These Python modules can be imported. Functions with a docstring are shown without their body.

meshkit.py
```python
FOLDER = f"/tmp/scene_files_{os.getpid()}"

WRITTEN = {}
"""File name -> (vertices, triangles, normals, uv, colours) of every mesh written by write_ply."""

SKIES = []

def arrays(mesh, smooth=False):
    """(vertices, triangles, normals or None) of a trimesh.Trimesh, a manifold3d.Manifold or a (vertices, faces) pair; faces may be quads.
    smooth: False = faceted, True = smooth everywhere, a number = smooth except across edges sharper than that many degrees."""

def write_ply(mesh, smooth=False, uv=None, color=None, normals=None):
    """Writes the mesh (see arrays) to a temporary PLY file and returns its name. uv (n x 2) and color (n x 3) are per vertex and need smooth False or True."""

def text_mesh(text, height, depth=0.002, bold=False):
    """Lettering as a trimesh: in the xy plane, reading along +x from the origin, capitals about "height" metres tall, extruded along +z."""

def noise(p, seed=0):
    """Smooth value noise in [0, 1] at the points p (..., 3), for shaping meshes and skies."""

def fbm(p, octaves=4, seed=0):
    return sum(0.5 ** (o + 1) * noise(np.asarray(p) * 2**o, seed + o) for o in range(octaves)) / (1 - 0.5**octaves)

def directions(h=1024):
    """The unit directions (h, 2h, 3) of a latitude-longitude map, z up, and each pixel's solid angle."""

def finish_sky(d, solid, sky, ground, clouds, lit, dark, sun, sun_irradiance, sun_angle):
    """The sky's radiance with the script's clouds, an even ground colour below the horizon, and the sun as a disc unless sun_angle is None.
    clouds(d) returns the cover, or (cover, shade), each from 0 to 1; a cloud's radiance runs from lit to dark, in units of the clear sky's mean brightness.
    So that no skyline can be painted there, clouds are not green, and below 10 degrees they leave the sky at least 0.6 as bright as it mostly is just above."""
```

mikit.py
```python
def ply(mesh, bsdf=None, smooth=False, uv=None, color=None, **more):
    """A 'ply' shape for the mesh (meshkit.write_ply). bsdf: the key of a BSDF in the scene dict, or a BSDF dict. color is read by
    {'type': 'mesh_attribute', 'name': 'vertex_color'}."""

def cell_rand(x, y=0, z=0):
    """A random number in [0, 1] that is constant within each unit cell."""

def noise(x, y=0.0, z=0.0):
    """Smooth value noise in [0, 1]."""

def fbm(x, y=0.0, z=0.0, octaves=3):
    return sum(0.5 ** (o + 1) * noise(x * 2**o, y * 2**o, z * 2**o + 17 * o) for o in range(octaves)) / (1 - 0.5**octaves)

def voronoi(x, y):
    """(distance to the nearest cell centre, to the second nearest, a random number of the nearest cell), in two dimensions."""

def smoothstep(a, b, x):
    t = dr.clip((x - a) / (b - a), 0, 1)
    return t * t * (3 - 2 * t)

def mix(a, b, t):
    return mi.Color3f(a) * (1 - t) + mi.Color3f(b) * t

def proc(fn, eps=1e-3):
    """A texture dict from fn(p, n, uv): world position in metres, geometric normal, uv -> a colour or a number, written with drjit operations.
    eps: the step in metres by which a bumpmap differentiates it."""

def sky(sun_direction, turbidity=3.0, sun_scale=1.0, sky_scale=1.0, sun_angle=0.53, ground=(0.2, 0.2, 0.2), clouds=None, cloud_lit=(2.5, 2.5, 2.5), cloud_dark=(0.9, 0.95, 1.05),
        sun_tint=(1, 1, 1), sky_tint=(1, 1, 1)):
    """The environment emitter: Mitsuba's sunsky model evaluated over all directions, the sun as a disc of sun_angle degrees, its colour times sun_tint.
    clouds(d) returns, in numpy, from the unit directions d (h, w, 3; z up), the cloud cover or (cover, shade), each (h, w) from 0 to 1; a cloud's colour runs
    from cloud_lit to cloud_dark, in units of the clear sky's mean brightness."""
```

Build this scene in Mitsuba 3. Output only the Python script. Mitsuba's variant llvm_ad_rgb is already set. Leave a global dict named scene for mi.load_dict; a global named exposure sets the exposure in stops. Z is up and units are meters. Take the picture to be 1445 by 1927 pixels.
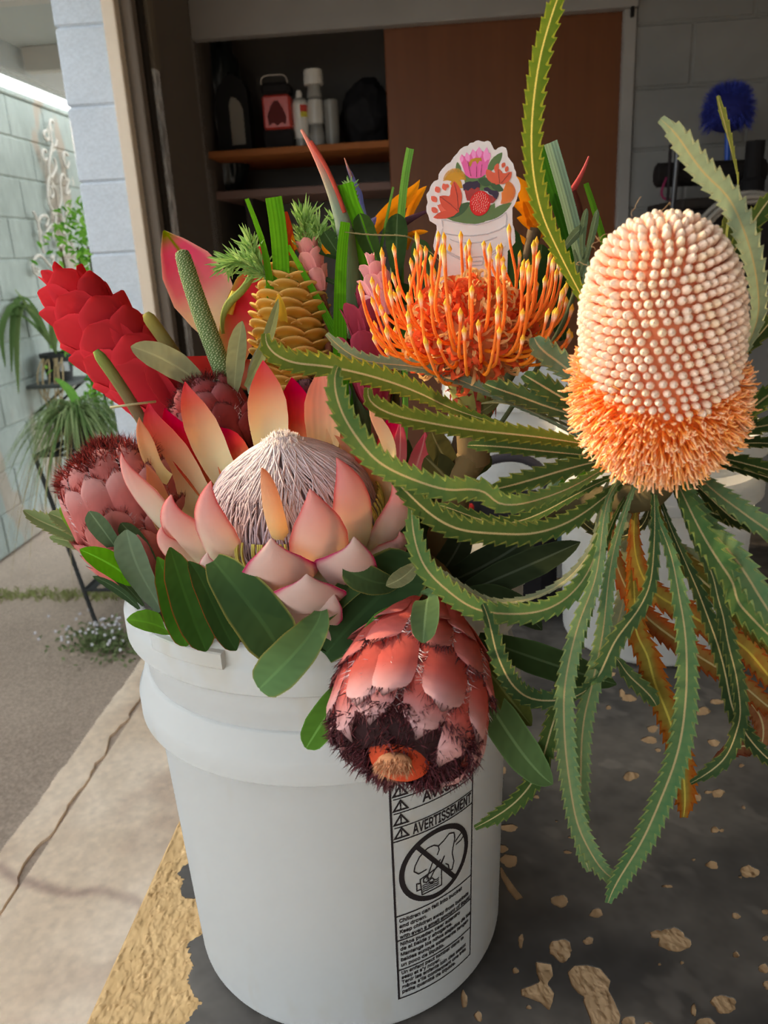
import math, random
import numpy as np, trimesh, shapely
import drjit as dr
import mitsuba as mi
import mikit, meshkit
from mikit import proc, noise, fbm, voronoi, cell_rand, smoothstep, mix
from shapely.geometry import Polygon, LineString, Point, box as sbox
from shapely.ops import unary_union
from scipy.interpolate import CubicSpline
T = mi.ScalarTransform4f
scene, labels = {}, {}
RNG = np.random.default_rng(7)

# ------------------------------------------------------------------ camera, sky, sun, exposure
W, H = 1445, 1927
FPX = 1494.7                                   # focal length in pixels
EYE = np.array([0.0, 0.0, 1.36])
_p, _r, _y = np.radians([18.01, 3.02, 4.74])   # pitch down, roll, yaw to the left
FWD = np.array([-math.sin(_y) * math.cos(_p), math.cos(_y) * math.cos(_p), -math.sin(_p)])
_R0 = np.array([math.cos(_y), math.sin(_y), 0.0]); _U0 = np.cross(_R0, FWD)
RIGHT = math.cos(_r) * _R0 - math.sin(_r) * _U0
UP = math.sin(_r) * _R0 + math.cos(_r) * _U0
scene['camera'] = {'type': 'thinlens', 'fov': 2 * math.degrees(math.atan(W / 2 / FPX)), 'fov_axis': 'x',
                   'aperture_radius': 0.0011, 'focus_distance': 0.60, 'near_clip': 0.02, 'far_clip': 200.0,
                   'to_world': T().look_at(origin=EYE.tolist(), target=(EYE + FWD).tolist(), up=UP.tolist())}
SUN = (-0.86, 0.30, 0.44)
def cloud_cover(d):
    n = meshkit.fbm(d * np.array([3, 3, 6]), 4)
    return np.clip(0.55 + 0.9 * (n - 0.5), 0, 1), np.clip((n - 0.45) * 0.8, 0, 1)
scene['sky'] = mikit.sky(SUN, turbidity=4.0, sun_scale=0.18, sky_scale=1.0, sun_angle=2.0, ground=(0.25, 0.24, 0.22),
                         clouds=cloud_cover, cloud_lit=(1.74, 1.70, 1.62), cloud_dark=(1.16, 1.13, 1.1), sun_tint=(1.0, 0.93, 0.82), sky_tint=(1.10, 1.0, 0.88))
exposure = 4.8

# ------------------------------------------------------------------ helpers
def ray(px, py): return FWD + RIGHT * (px - W / 2) / FPX - UP * (py - H / 2) / FPX
def at(px, py, Y): d = ray(px, py); return EYE + d * (Y / d[1])          # the point at depth Y that the photograph shows there
def atz(px, py, z): d = ray(px, py); return EYE + d * ((z - EYE[2]) / d[2])
def atx(px, py, x): d = ray(px, py); return EYE + d * (x / d[0])
def lin(c):
    c = np.asarray(c, float) / 255.0
    return np.where(c <= 0.04045, c / 12.92, ((c + 0.055) / 1.055) ** 2.4)
def L(*c): return lin(c)
def unit(v): v = np.asarray(v, float); return v / (np.linalg.norm(v, axis=-1, keepdims=True) + 1e-12)
def lerp(a, b, t):
    t = np.asarray(t, float)[..., None]; return np.asarray(a) * (1 - t) + np.asarray(b) * t
def sstep(a, b, x): t = np.clip((np.asarray(x, float) - a) / (b - a), 0, 1); return t * t * (3 - 2 * t)
def spline(pts, n):
    pts = np.asarray(pts, float)
    if len(pts) == 2: return pts[0] + (pts[1] - pts[0]) * np.linspace(0, 1, n)[:, None]
    s = np.r_[0, np.cumsum(np.linalg.norm(np.diff(pts, axis=0), axis=1))]
    s /= s[-1]
    return CubicSpline(s, pts)(np.linspace(0, 1, n))
class MB:
    """collects vertices, triangles and vertex colours of one mesh"""
    def __init__(self): self.v, self.f, self.c, self.n = [], [], [], 0
    def add(self, v, f, c):
        v = np.asarray(v, float).reshape(-1, 3); f = np.asarray(f, int)
        if f.shape[1] == 4: f = np.vstack([f[:, [0, 1, 2]], f[:, [0, 2, 3]]])
        c = np.broadcast_to(np.asarray(c, float), v.shape) if np.ndim(c) == 1 else np.asarray(c, float).reshape(-1, 3)
        self.v.append(v); self.f.append(f + self.n); self.c.append(c); self.n += len(v)
        return self
    def arrays(self): return np.vstack(self.v), np.vstack(self.f), np.vstack(self.c)
def grid_faces(n, m, wrap=False):
    k = m if wrap else m - 1
    i, j = np.meshgrid(np.arange(n - 1), np.arange(k), indexing='ij')
    return np.stack([i * m + j, i * m + (j + 1) % m, (i + 1) * m + (j + 1) % m, (i + 1) * m + j], -1).reshape(-1, 4)
def frames(P, hint):
    Tn = unit(np.gradient(P, axis=0))
    h = np.broadcast_to(np.asarray(hint, float), P.shape)
    N = unit(h - (h * Tn).sum(-1, keepdims=True) * Tn)
    return Tn, N, np.cross(Tn, N)
def tube(mb, P, r, col, sides=8, hint=(0.31, -0.9, 0.2)):
    P = np.asarray(P, float); n = len(P)
    _, N, B = frames(P, hint)
    a = np.arange(sides) * 2 * np.pi / sides
    r = np.broadcast_to(r, (n,))
    V = P[:, None] + r[:, None, None] * (np.cos(a)[None, :, None] * N[:, None] + np.sin(a)[None, :, None] * B[:, None])
    c = np.asarray(col, float)
    C = np.broadcast_to(c, (n, sides, 3)) if c.ndim == 1 else np.repeat(c[:, None], sides, 1)
    V = np.concatenate([V.reshape(-1, 3), P[:1], P[-1:]]); C = np.concatenate([C.reshape(-1, 3), C[0, :1], C[-1, :1]])
    F = grid_faces(n, sides, True); F = np.vstack([F[:, [0, 1, 2]], F[:, [0, 2, 3]]])
    j = np.arange(sides); k = n * sides
    F = np.vstack([F, np.stack([(j + 1) % sides, j, 0 * j + k], 1), np.stack([j + (n - 1) * sides, (j + 1) % sides + (n - 1) * sides, 0 * j + k + 1], 1)])
    return mb.add(V, F, C)
def lathe(mb, prof, col, n=64, center=(0, 0, 0), axis=None):
    """prof: rows (radius, height); col: one colour or one per row"""
    prof = np.asarray(prof, float); a = np.arange(n) * 2 * np.pi / n
    V = np.stack([prof[:, :1] * np.cos(a), prof[:, :1] * np.sin(a), np.repeat(prof[:, 1:2], n, 1)], -1)
    if axis is not None: V = V @ basis(axis).T
    V = V + np.asarray(center)
    c = np.asarray(col, float)
    C = np.broadcast_to(c, V.shape) if c.ndim == 1 else np.repeat(c[:, None], n, 1)
    return mb.add(V.reshape(-1, 3), grid_faces(len(prof), n, True), C.reshape(-1, 3))
def basis(axis, ref=(0, 0, 1)):
    z = unit(axis); r = np.asarray(ref, float)
    if abs(z @ unit(r)) > 0.95: r = np.array([0.0, 1.0, 0.0])
    x = unit(np.cross(r, z)); return np.stack([x, np.cross(z, x), z], 1)
def hull_box(lo, hi, b=0.003):
    lo, hi = np.asarray(lo, float), np.asarray(hi, float); b = min(b, 0.45 * (hi - lo).min())
    pts = []
    for s in np.ndindex(2, 2, 2):
        for k in range(3):
            p = np.where(np.array(s) == 0, lo + b, hi - b); p[k] = (lo, hi)[s[k]][k]; pts.append(p)
    m = trimesh.convex.convex_hull(np.array(pts)); return np.array(m.vertices), np.array(m.faces)
def add_box(mb, lo, hi, col, b=0.003, M=None):
    v, f = hull_box(lo, hi, b)
    if M is not None: v = v @ np.asarray(M)[:3, :3].T + np.asarray(M)[:3, 3]
    return mb.add(v, f, col)
def extrude(mb, poly, h, col, place=None):
    """a shapely polygon in xy extruded to height h; place maps the vertices"""
    for g in getattr(poly, 'geoms', [poly]):
        if g.is_empty or g.area < 1e-10: continue
        m = trimesh.creation.extrude_polygon(g, h, engine='earcut')
        v = np.array(m.vertices); mb.add(v if place is None else place(v), m.faces, col)
    return mb
def blade(mb, pts, width, hint, col, n=24, m=5, cup=0.0, fold=0.0, prof=None, teeth=0, depth=0.35, twist=0.0, rib=None, edge=None, wave=0.0, thick=0.0, back=None, sharp=1.0, curl=0.0):
    """a leaf or petal along pts. width: full width; prof(t): relative width; col: colour or fn(t, s) -> colours; thick > 0 gives a second face of colour back"""
    P0 = np.asarray(pts, float)
    t = np.linspace(0, 1, n)
    if teeth:   # three rows per tooth: notch, flank, point
        k = np.arange(teeth)[:, None]; t = np.unique(np.r_[0, ((k + np.array([[0.0, 0.42, 0.86]])) / teeth).ravel(), 1])
        n = len(t); ph = np.mod(t * teeth + 1e-6, 1.0)
        saw = np.where(ph < 0.1, 0.0, np.where(ph < 0.6, 0.42, 1.0))
    s_ = np.r_[0, np.cumsum(np.linalg.norm(np.diff(P0, axis=0), axis=1))]; s_ /= s_[-1]
    P = CubicSpline(s_, P0)(t) if len(P0) > 2 else P0[0] + (P0[1] - P0[0]) * t[:, None]
    h = np.asarray(hint, float)
    if h.ndim == 2: h = CubicSpline(np.linspace(0, 1, len(h)), h)(t) if len(h) > 2 else lerp(h[0], h[1], t)
    Tn, N, B = frames(P, h)
    if twist or np.ndim(twist):
        a = np.broadcast_to(twist, (2,)) if np.ndim(twist) else np.array([0, twist]); a = a[0] + (a[1] - a[0]) * t
        N, B = np.cos(a)[:, None] * N + np.sin(a)[:, None] * B, np.cos(a)[:, None] * B - np.sin(a)[:, None] * N
    w = 0.5 * width * (np.sin(np.pi * np.clip(t, 0.02, 0.985)) ** 0.6 if prof is None else prof(t))
    s = np.linspace(-1, 1, m) if rib is None else np.array([-1, -.9, -.5, -.10, -.045, .045, .10, .5, .9, 1]); m = len(s)
    we = np.repeat(w[:, None], m, 1)
    if teeth:
        e = np.abs(s) > 0.99
        we = we * (1 - depth * (1 - saw[:, None]) * np.where(e, 1, np.abs(s) ** 2 * 0.5))
    off = cup * np.abs(s) ** 2 + fold * np.abs(s)
    Z = np.abs(we) * off[None]
    if wave: Z = Z + wave * width * np.sin(t * 17 + 1.3)[:, None] * (s ** 2)[None] * np.sign(s)[None]
    V = P[:, None] + B[:, None] * (we * s[None])[..., None] + N[:, None] * Z[..., None]
    if teeth:  # points sweep forward
        V = V + Tn[:, None] * (np.where(np.abs(s) > 0.99, 1, 0)[None] * (saw * w * 0.25)[:, None])[..., None]
    tt, ss = np.meshgrid(t, s, indexing='ij')
    C = col(tt, ss) if callable(col) else np.broadcast_to(np.asarray(col, float), (n, m, 3)).copy()
    if rib is not None: C = np.where((np.abs(ss) < 0.06)[..., None], rib, C)
    if edge is not None: C = np.where((np.abs(ss) > 0.99)[..., None], edge, C)
    F = grid_faces(n, m)
    if thick:
        th = thick * (1 - ss ** 4) * np.clip(np.sin(np.pi * np.clip(tt, 0, 1)) * 3, 0.15, 1)
        mb.add(V.reshape(-1, 3), F, C.reshape(-1, 3))
        Cb = back(tt, ss) if callable(back) else np.broadcast_to(np.asarray(back, float), (n, m, 3))
        mb.add((V - N[:, None] * (th + 2e-4)[..., None]).reshape(-1, 3), F[:, ::-1], Cb.reshape(-1, 3))
    else:
        mb.add(V.reshape(-1, 3), F, C.reshape(-1, 3))
    return mb
def numbered(key):
    if key not in scene and key not in labels: return key
    k = 1
    while f'{key}_{k:03d}' in scene or f'{key}_{k:03d}' in labels: k += 1
    return f'{key}_{k:03d}'
def put(name, mesh, bsdf, parent=None, smooth=True, label=None, kind=None, to_world=None):
    key = numbered(f'{parent}__{name}' if parent else name)
    if isinstance(mesh, dict): d = dict(mesh)
    else:
        v, f, c = mesh.arrays() if isinstance(mesh, MB) else mesh
        if smooth in (True, False): d = mikit.ply((v, f), bsdf, smooth=smooth, uv=colour_uv(c))
        else:
            d = flat_ply(v, f, c, bsdf, smooth)
    if to_world is not None: d['to_world'] = to_world
    scene[key] = d
    if label or kind:
        labels[key] = {}
        if label: labels[key]['label'] = label
        if kind: labels[key]['kind'] = kind
    return key
def flat_ply(v, f, c, bsdf, angle):
    """smooth across edges flatter than angle, with vertex colours: vertices are split per sharp edge"""
    m = trimesh.Trimesh(v, f, process=False)
    fn = m.face_normals
    vs = v[f].reshape(-1, 3); cs = np.asarray(c)[f].reshape(-1, 3)
    key = np.round(vs, 6); _, inv = np.unique(key, axis=0, return_inverse=True); inv = inv.ravel()
    fr = np.repeat(fn * m.area_faces[:, None], 3, 0); fu = np.repeat(fn, 3, 0)
    order = np.argsort(inv, kind='stable'); bounds = np.flatnonzero(np.diff(inv[order])) + 1
    nn = np.empty_like(vs); ca = math.cos(math.radians(angle))
    for grp in np.split(order, bounds):
        near = fu[grp] @ fu[grp].T > ca
        nn[grp] = near @ fr[grp]
    nn = unit(nn)
    path = meshkit.write_ply((vs, np.arange(len(vs)).reshape(-1, 3)), False, colour_uv(cs), None, normals=nn)
    return {'type': 'ply', 'filename': path, 'face_normals': False, 'bsdf': {'type': 'ref', 'id': bsdf}}
def thing(name, label, cat, group=None):
    key = numbered(name); labels[key] = {'label': label, 'category': cat}
    if group: labels[key]['group'] = group
    return key
def tag(key, label, cat, group=None):
    labels.setdefault(key, {}).update({'label': label, 'category': cat})
    if group: labels[key]['group'] = group
    return key
def struct(name, mesh, bsdf, label=None, smooth=False):
    key = put(name, mesh, bsdf, smooth=smooth, kind='structure')
    if label: labels[key]['label'] = label
    return key

# ------------------------------------------------------------------ materials
# the colours of a mesh vary over a plane in colour space: mean + a * e1 + b * e2. Its number and a, b travel in the uv, so that meshes of one material can be joined
PALETTE = [[], [], []]
PAL_SEEN = {}
def colour_uv(c):
    c = np.asarray(c, float).reshape(-1, 3); m = c.mean(0); d = c - m
    e = np.linalg.svd(d, full_matrices=False)[2][:2] if len(c) > 2 and np.abs(d).max() > 1e-4 else np.zeros((2, 3))
    ab = d @ e.T; lo, hi = ab.min(0), ab.max(0); span = np.maximum(hi - lo, 1e-6)
    row = (m + lo @ e, e[0] * span[0], e[1] * span[1]); key = tuple(np.round(np.concatenate(row), 3))
    if key not in PAL_SEEN:
        PAL_SEEN[key] = len(PALETTE[0])
        for k in range(3): PALETTE[k].append(row[k])
    i = PAL_SEEN[key]; t = 0.05 + 0.9 * np.clip((ab - lo) / span, 0, 1)
    return np.c_[i + t[:, 0], t[:, 1]]
_PAL = []
def f_palette(p, n, uv):
    if not _PAL: _PAL.extend(mi.Float(np.ascontiguousarray(np.array(PALETTE)[k][:, j], np.float32)) for k in range(3) for j in range(3))
    i = mi.UInt32(dr.clip(dr.floor(uv.x), 0, len(PALETTE[0]) - 1)); a = (uv.x - mi.Float(i) - 0.05) / 0.9; b = (uv.y - 0.05) / 0.9
    ch = [dr.gather(mi.Float, _PAL[j], i) + a * dr.gather(mi.Float, _PAL[3 + j], i) + b * dr.gather(mi.Float, _PAL[6 + j], i) for j in range(3)]
    return mi.Color3f(*[dr.clip(x, 0.0, 1.0) for x in ch])
VC = proc(f_palette)
def bumped(b, fn, scale, eps=1e-3):
    return {'type': 'bumpmap', 'arbitrary': proc(fn, eps), 'scale': scale, 'bsdf': b}
def two(b): return {'type': 'twosided', 'bsdf': b}
scene['matte'] = two({'type': 'principled', 'base_color': VC, 'roughness': 0.8, 'specular': 0.25})
scene['glossy'] = two({'type': 'principled', 'base_color': VC, 'roughness': 0.32, 'specular': 0.5})
scene['leaf'] = {'type': 'principledthin', 'base_color': VC, 'roughness': 0.42, 'diff_trans': 0.75, 'eta': 1.4}
scene['petal'] = {'type': 'principledthin', 'base_color': VC, 'roughness': 0.7, 'diff_trans': 0.62, 'eta': 1.3}
scene['waxy'] = {'type': 'principledthin', 'base_color': VC, 'roughness': 0.35, 'diff_trans': 0.5, 'eta': 1.45}
scene['card_print'] = two({'type': 'principled', 'base_color': VC, 'roughness': 0.4, 'specular': 0.4})
scene['steel'] = two({'type': 'principled', 'base_color': VC, 'roughness': 0.4, 'metallic': 0.85})
def f_block(p, n, uv):
    a = fbm(p.x * 9, p.y * 9, p.z * 9, 3); b = fbm(p.x * 160, p.y * 160, p.z * 160, 2)
    return mix((0.55, 0.61, 0.68), (0.64, 0.70, 0.77), a) * (0.9 + 0.2 * b)
scene['block_paint'] = two(bumped({'type': 'principled', 'base_color': proc(f_block), 'roughness': 0.6, 'specular': 0.3},
                                  lambda p, n, uv: fbm(p.x * 220, p.y * 220, p.z * 220, 2), 0.0012))
def f_back(p, n, uv): return mix((0.20, 0.205, 0.205), (0.25, 0.255, 0.255), fbm(p.x * 9, p.y * 9, p.z * 9, 3))
scene['back_block'] = two({'type': 'principled', 'base_color': proc(f_back), 'roughness': 0.6, 'specular': 0.3})
def f_garden(p, n, uv):
    a = fbm(p.x * 5, p.y * 5, p.z * 3, 3); b = fbm(p.x * 40, p.y * 40, p.z * 12, 3)
    rust = smoothstep(0.62, 0.72, fbm(p.y * 5 + 3, p.z * 2.2, 4, 3))
    return mix(mix((0.25, 0.29, 0.265), (0.36, 0.405, 0.375), a), (0.36, 0.27, 0.2), rust * 0.6) * (0.85 + 0.3 * b)
scene['garden_block'] = two({'type': 'principled', 'base_color': proc(f_garden), 'roughness': 0.85, 'specular': 0.2})
def f_concrete(p, n, uv):
    a = fbm(p.x * 3.2, p.y * 2.2, 1.0, 4); b = fbm(p.x * 60, p.y * 60, 2.0, 3)
    crack = smoothstep(0.03, 0.0, dr.abs(p.y - 1.42 + 0.25 * (p.x + 0.9) + 0.06 * (fbm(p.x * 9, 3.0, 1.0, 3) - 0.5))) * smoothstep(0.25, 0.6, fbm(p.x * 5, p.y * 9, 7.0, 2))
    base = mix((0.74, 0.59, 0.44), (0.91, 0.77, 0.61), smoothstep(0.3, 0.7, a))
    base = mix(base, (0.44, 0.30, 0.22), smoothstep(0.55, 0.75, fbm(p.x * 4 + 9, p.y * 5, 3.0, 3)) * 0.5)
    return mix(base, (0.32, 0.2, 0.17), crack * 0.6) * (0.85 + 0.3 * b)
scene['concrete'] = two(bumped({'type': 'principled', 'base_color': proc(f_concrete), 'roughness': 0.75, 'specular': 0.3},
                               lambda p, n, uv: fbm(p.x * 90, p.y * 90, 1.0, 2), 0.001))
def f_asphalt(p, n, uv):
    a = fbm(p.x * 4, p.y * 4, 1.0, 3); b = noise(p.x * 170, p.y * 170, 2.0)
    return mix((0.27, 0.21, 0.165), (0.52, 0.42, 0.335), a * 0.45 + b * 0.55)
scene['asphalt'] = two(bumped({'type': 'principled', 'base_color': proc(f_asphalt), 'roughness': 0.85, 'specular': 0.25},
                              lambda p, n, uv: fbm(p.x * 130, p.y * 130, 1.0, 2), 0.004))
def f_wood(p, n, uv):
    g = fbm(p.x * 26, p.y * 26, p.z * 1.3, 4); h = fbm(p.x * 160, p.y * 160, p.z * 5, 2)
    return mix((0.11, 0.031, 0.008), (0.17, 0.054, 0.014), g * 0.7 + h * 0.3)
scene['red_wood'] = two({'type': 'principled', 'base_color': proc(f_wood), 'roughness': 0.5, 'specular': 0.4})
def f_board(p, n, uv):
    a = fbm(p.x * 40, p.y * 26, p.z * 30, 3); b = noise(p.x * 330, p.y * 120, 1.0)
    return mix(mix((0.56, 0.36, 0.16), (0.86, 0.60, 0.31), a * 0.65 + b * 0.35), mix((0.42, 0.275, 0.145), (0.62, 0.43, 0.26), a * 0.6 + b * 0.4), smoothstep(-0.21, -0.15, p.x))
scene['raw_board'] = two(bumped({'type': 'principled', 'base_color': proc(f_board), 'roughness': 0.9, 'specular': 0.15},
                                lambda p, n, uv: fbm(p.x * 240, p.y * 130, 1.0, 3), 0.004))
def f_paint(p, n, uv):
    a = fbm(p.x * 7, p.y * 9, 1.0, 4); b = fbm(p.x * 60, p.y * 60, 3.0, 3)
    s = smoothstep(0.62, 0.8, fbm(p.x * 30 + p.y * 12, p.y * 26, 5.0, 3))
    return mix((0.052, 0.050, 0.049), (0.150, 0.138, 0.124), smoothstep(0.2, 0.8, a)) * (0.75 + 0.5 * b) + mi.Color3f(0.05, 0.045, 0.04) * s
scene['dark_paint'] = two({'type': 'principled', 'base_color': proc(f_paint), 'roughness': proc(lambda p, n, uv: 0.36 + 0.25 * fbm(p.x * 14, p.y * 14, 2.0, 3)), 'specular': 0.5})
def f_grey(p, n, uv): return mix((0.27, 0.262, 0.255), (0.33, 0.322, 0.315), fbm(p.x * 6, p.y * 6, p.z * 6, 3))
scene['grey_paint'] = two({'type': 'principled', 'base_color': proc(f_grey), 'roughness': 0.55, 'specular': 0.35})
def f_galv(p, n, uv): return mix((0.36, 0.38, 0.40), (0.80, 0.83, 0.86), smoothstep(0.3, 0.7, fbm(p.x * 60, p.y * 60, p.z * 28, 3)))
scene['galvanised'] = two({'type': 'principled', 'base_color': proc(f_galv), 'roughness': 0.5})
def f_plastic(p, n, uv):
    s = smoothstep(0.6, 0.8, fbm(p.x * 30, p.y * 30, p.z * 9, 4))
    return mix((0.73, 0.755, 0.77), (0.68, 0.66, 0.60), s * 0.6)
scene['bucket_plastic'] = {'type': 'principledthin', 'base_color': proc(f_plastic), 'roughness': 0.35, 'diff_trans': 0.7, 'eta': 1.45}

# ------------------------------------------------------------------ the setting
def slab(name, lo, hi, bsdf, label=None, b=0.004):
    mb = MB(); add_box(mb, lo, hi, (0.5, 0.5, 0.5), b); return struct(name, mb, bsdf, label)
def jag_strip(x0, x1, y0, y1, amp0, amp1, seed, step=0.02):
    r = np.random.default_rng(seed); ys = np.arange(y0, y1 + step, step)
    nz = lambda: np.abs(np.convolve(r.normal(size=len(ys) + 6), np.ones(7) / 7, 'valid')) * 2
    return Polygon(np.r_[np.c_[x0 + amp0 * nz(), ys], np.c_[x1 - amp1 * nz(), ys][::-1]])
slab('floor', (-1.020, -2.6, -0.10), (3.2, 3.95, 0.0), 'concrete', 'stained concrete garage floor beside the dark table', 0.006)
mb = MB(); extrude(mb, jag_strip(-1.128, -1.0235, -2.6, 9.0, 0.006, 0.012, 3), 0.10, (0.5, 0.5, 0.5), lambda v: v + [0, 0, -0.103])
struct('kerb', mb, 'concrete', 'narrow concrete strip beyond the crack at the edge of the garage floor')
slab('driveway', (-2.4, -6, -0.12), (-1.0, 12, -0.012), 'asphalt', 'rough brown-grey asphalt yard outside the garage')
mb = MB(); add_box(mb, (-2.4, -6, -0.3), (-0.95, 12, -0.06), L(40, 34, 28)); struct('subsoil', mb, 'matte')
slab('ceiling', (-1.05, -2.6, 2.30), (3.2, 3.95, 2.36), 'grey_paint', 'grey garage ceiling')
slab('wall_front', (0.0, -2.7, 0), (3.3, -2.6, 2.3), 'grey_paint', 'grey garage wall behind the camera')
slab('wall_right', (3.2, -2.6, 0), (3.3, 3.95, 2.3), 'grey_paint', 'grey side wall of the garage')

BLK = {}
def wall_blocks(parent, bsdf, cells, b=0.005):
    """cells: (lo, hi) boxes, one entry per block; alike blocks share one mesh"""
    for lo, hi in cells:
        lo, hi = np.asarray(lo, float), np.asarray(hi, float); size = tuple(np.round(hi - lo, 4)) + (bsdf,)
        if size not in BLK:
            v, f = hull_box((0, 0, 0), hi - lo, b); BLK[size] = mikit.ply((v, f), bsdf)
        put('block', BLK[size], None, parent, to_world=T().translate(lo.tolist()))
# garden wall: running bond of 0.4 x 0.2 m blocks, joints recessed 6 mm
GX = -2.218
mb = MB(); add_box(mb, (GX - 0.15, -1.0, 0.0), (GX - 0.008, 9.2, 2.24), L(150, 158, 150))
garden = struct('wall_garden', mb, 'garden_block', 'weathered pale green block wall across the yard')
cells = []
for k in range(11):
    z0 = 0.004 + k * 0.2035
    for j in range(-2, 14):
        y0 = 2.9 + j * 0.4 + (0.2 if k % 2 else 0) - 0.07
        if 2.6 < y0 < 7.6:
            e = RNG.normal() * 0.0012
            cells.append(((GX - 0.1, y0 + 0.003, z0 + 0.0035), (GX + e * 0, y0 + 0.397, z0 + 0.2005)))
wall_blocks(garden, 'garden_block', cells, 0.006)
cap = [((GX - 0.16, y, 2.2425), (GX + 0.012, y + 0.397, 2.272)) for y in np.arange(2.63, 7.6, 0.4)]
wall_blocks(garden, 'garden_block', cap, 0.006)
# left wall of the garage beyond the opening: jamb of painted blocks
PY = 2.45
mb = MB(); add_box(mb, (-1.043, PY + 0.008, 0), (-0.872, 3.95, 2.30), L(150, 158, 168)); 
jamb = struct('wall_left', mb, 'block_paint', 'pale blue painted block wall end beside the cream door trim')
wall_blocks(jamb, 'block_paint', [((-1.050, PY, z + 0.003), (-0.905, PY + 0.39, z + 0.1995)) for z in np.arange(-0.018 + 0.018, 2.2, 0.2)], 0.005)
mb = MB(); add_box(mb, (-0.905, PY - 0.012, 0), (-0.868, PY + 0.03, 2.3), L(226, 210, 190), 0.003)
struct('trim_1', mb, 'matte', 'cream painted door trim along the blue block jamb')
mb = MB(); add_box(mb, (-0.872, PY + 0.03, 0), (-0.862, 3.3, 2.3), L(112, 106, 100), 0.002)
add_box(mb, (-0.866, PY + 0.03, 0), (-0.835, PY + 0.075, 2.3), L(122, 112, 102), 0.004)
struct('trim_2', mb, 'matte', 'dark brown-grey lining inside the garage door opening')
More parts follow.
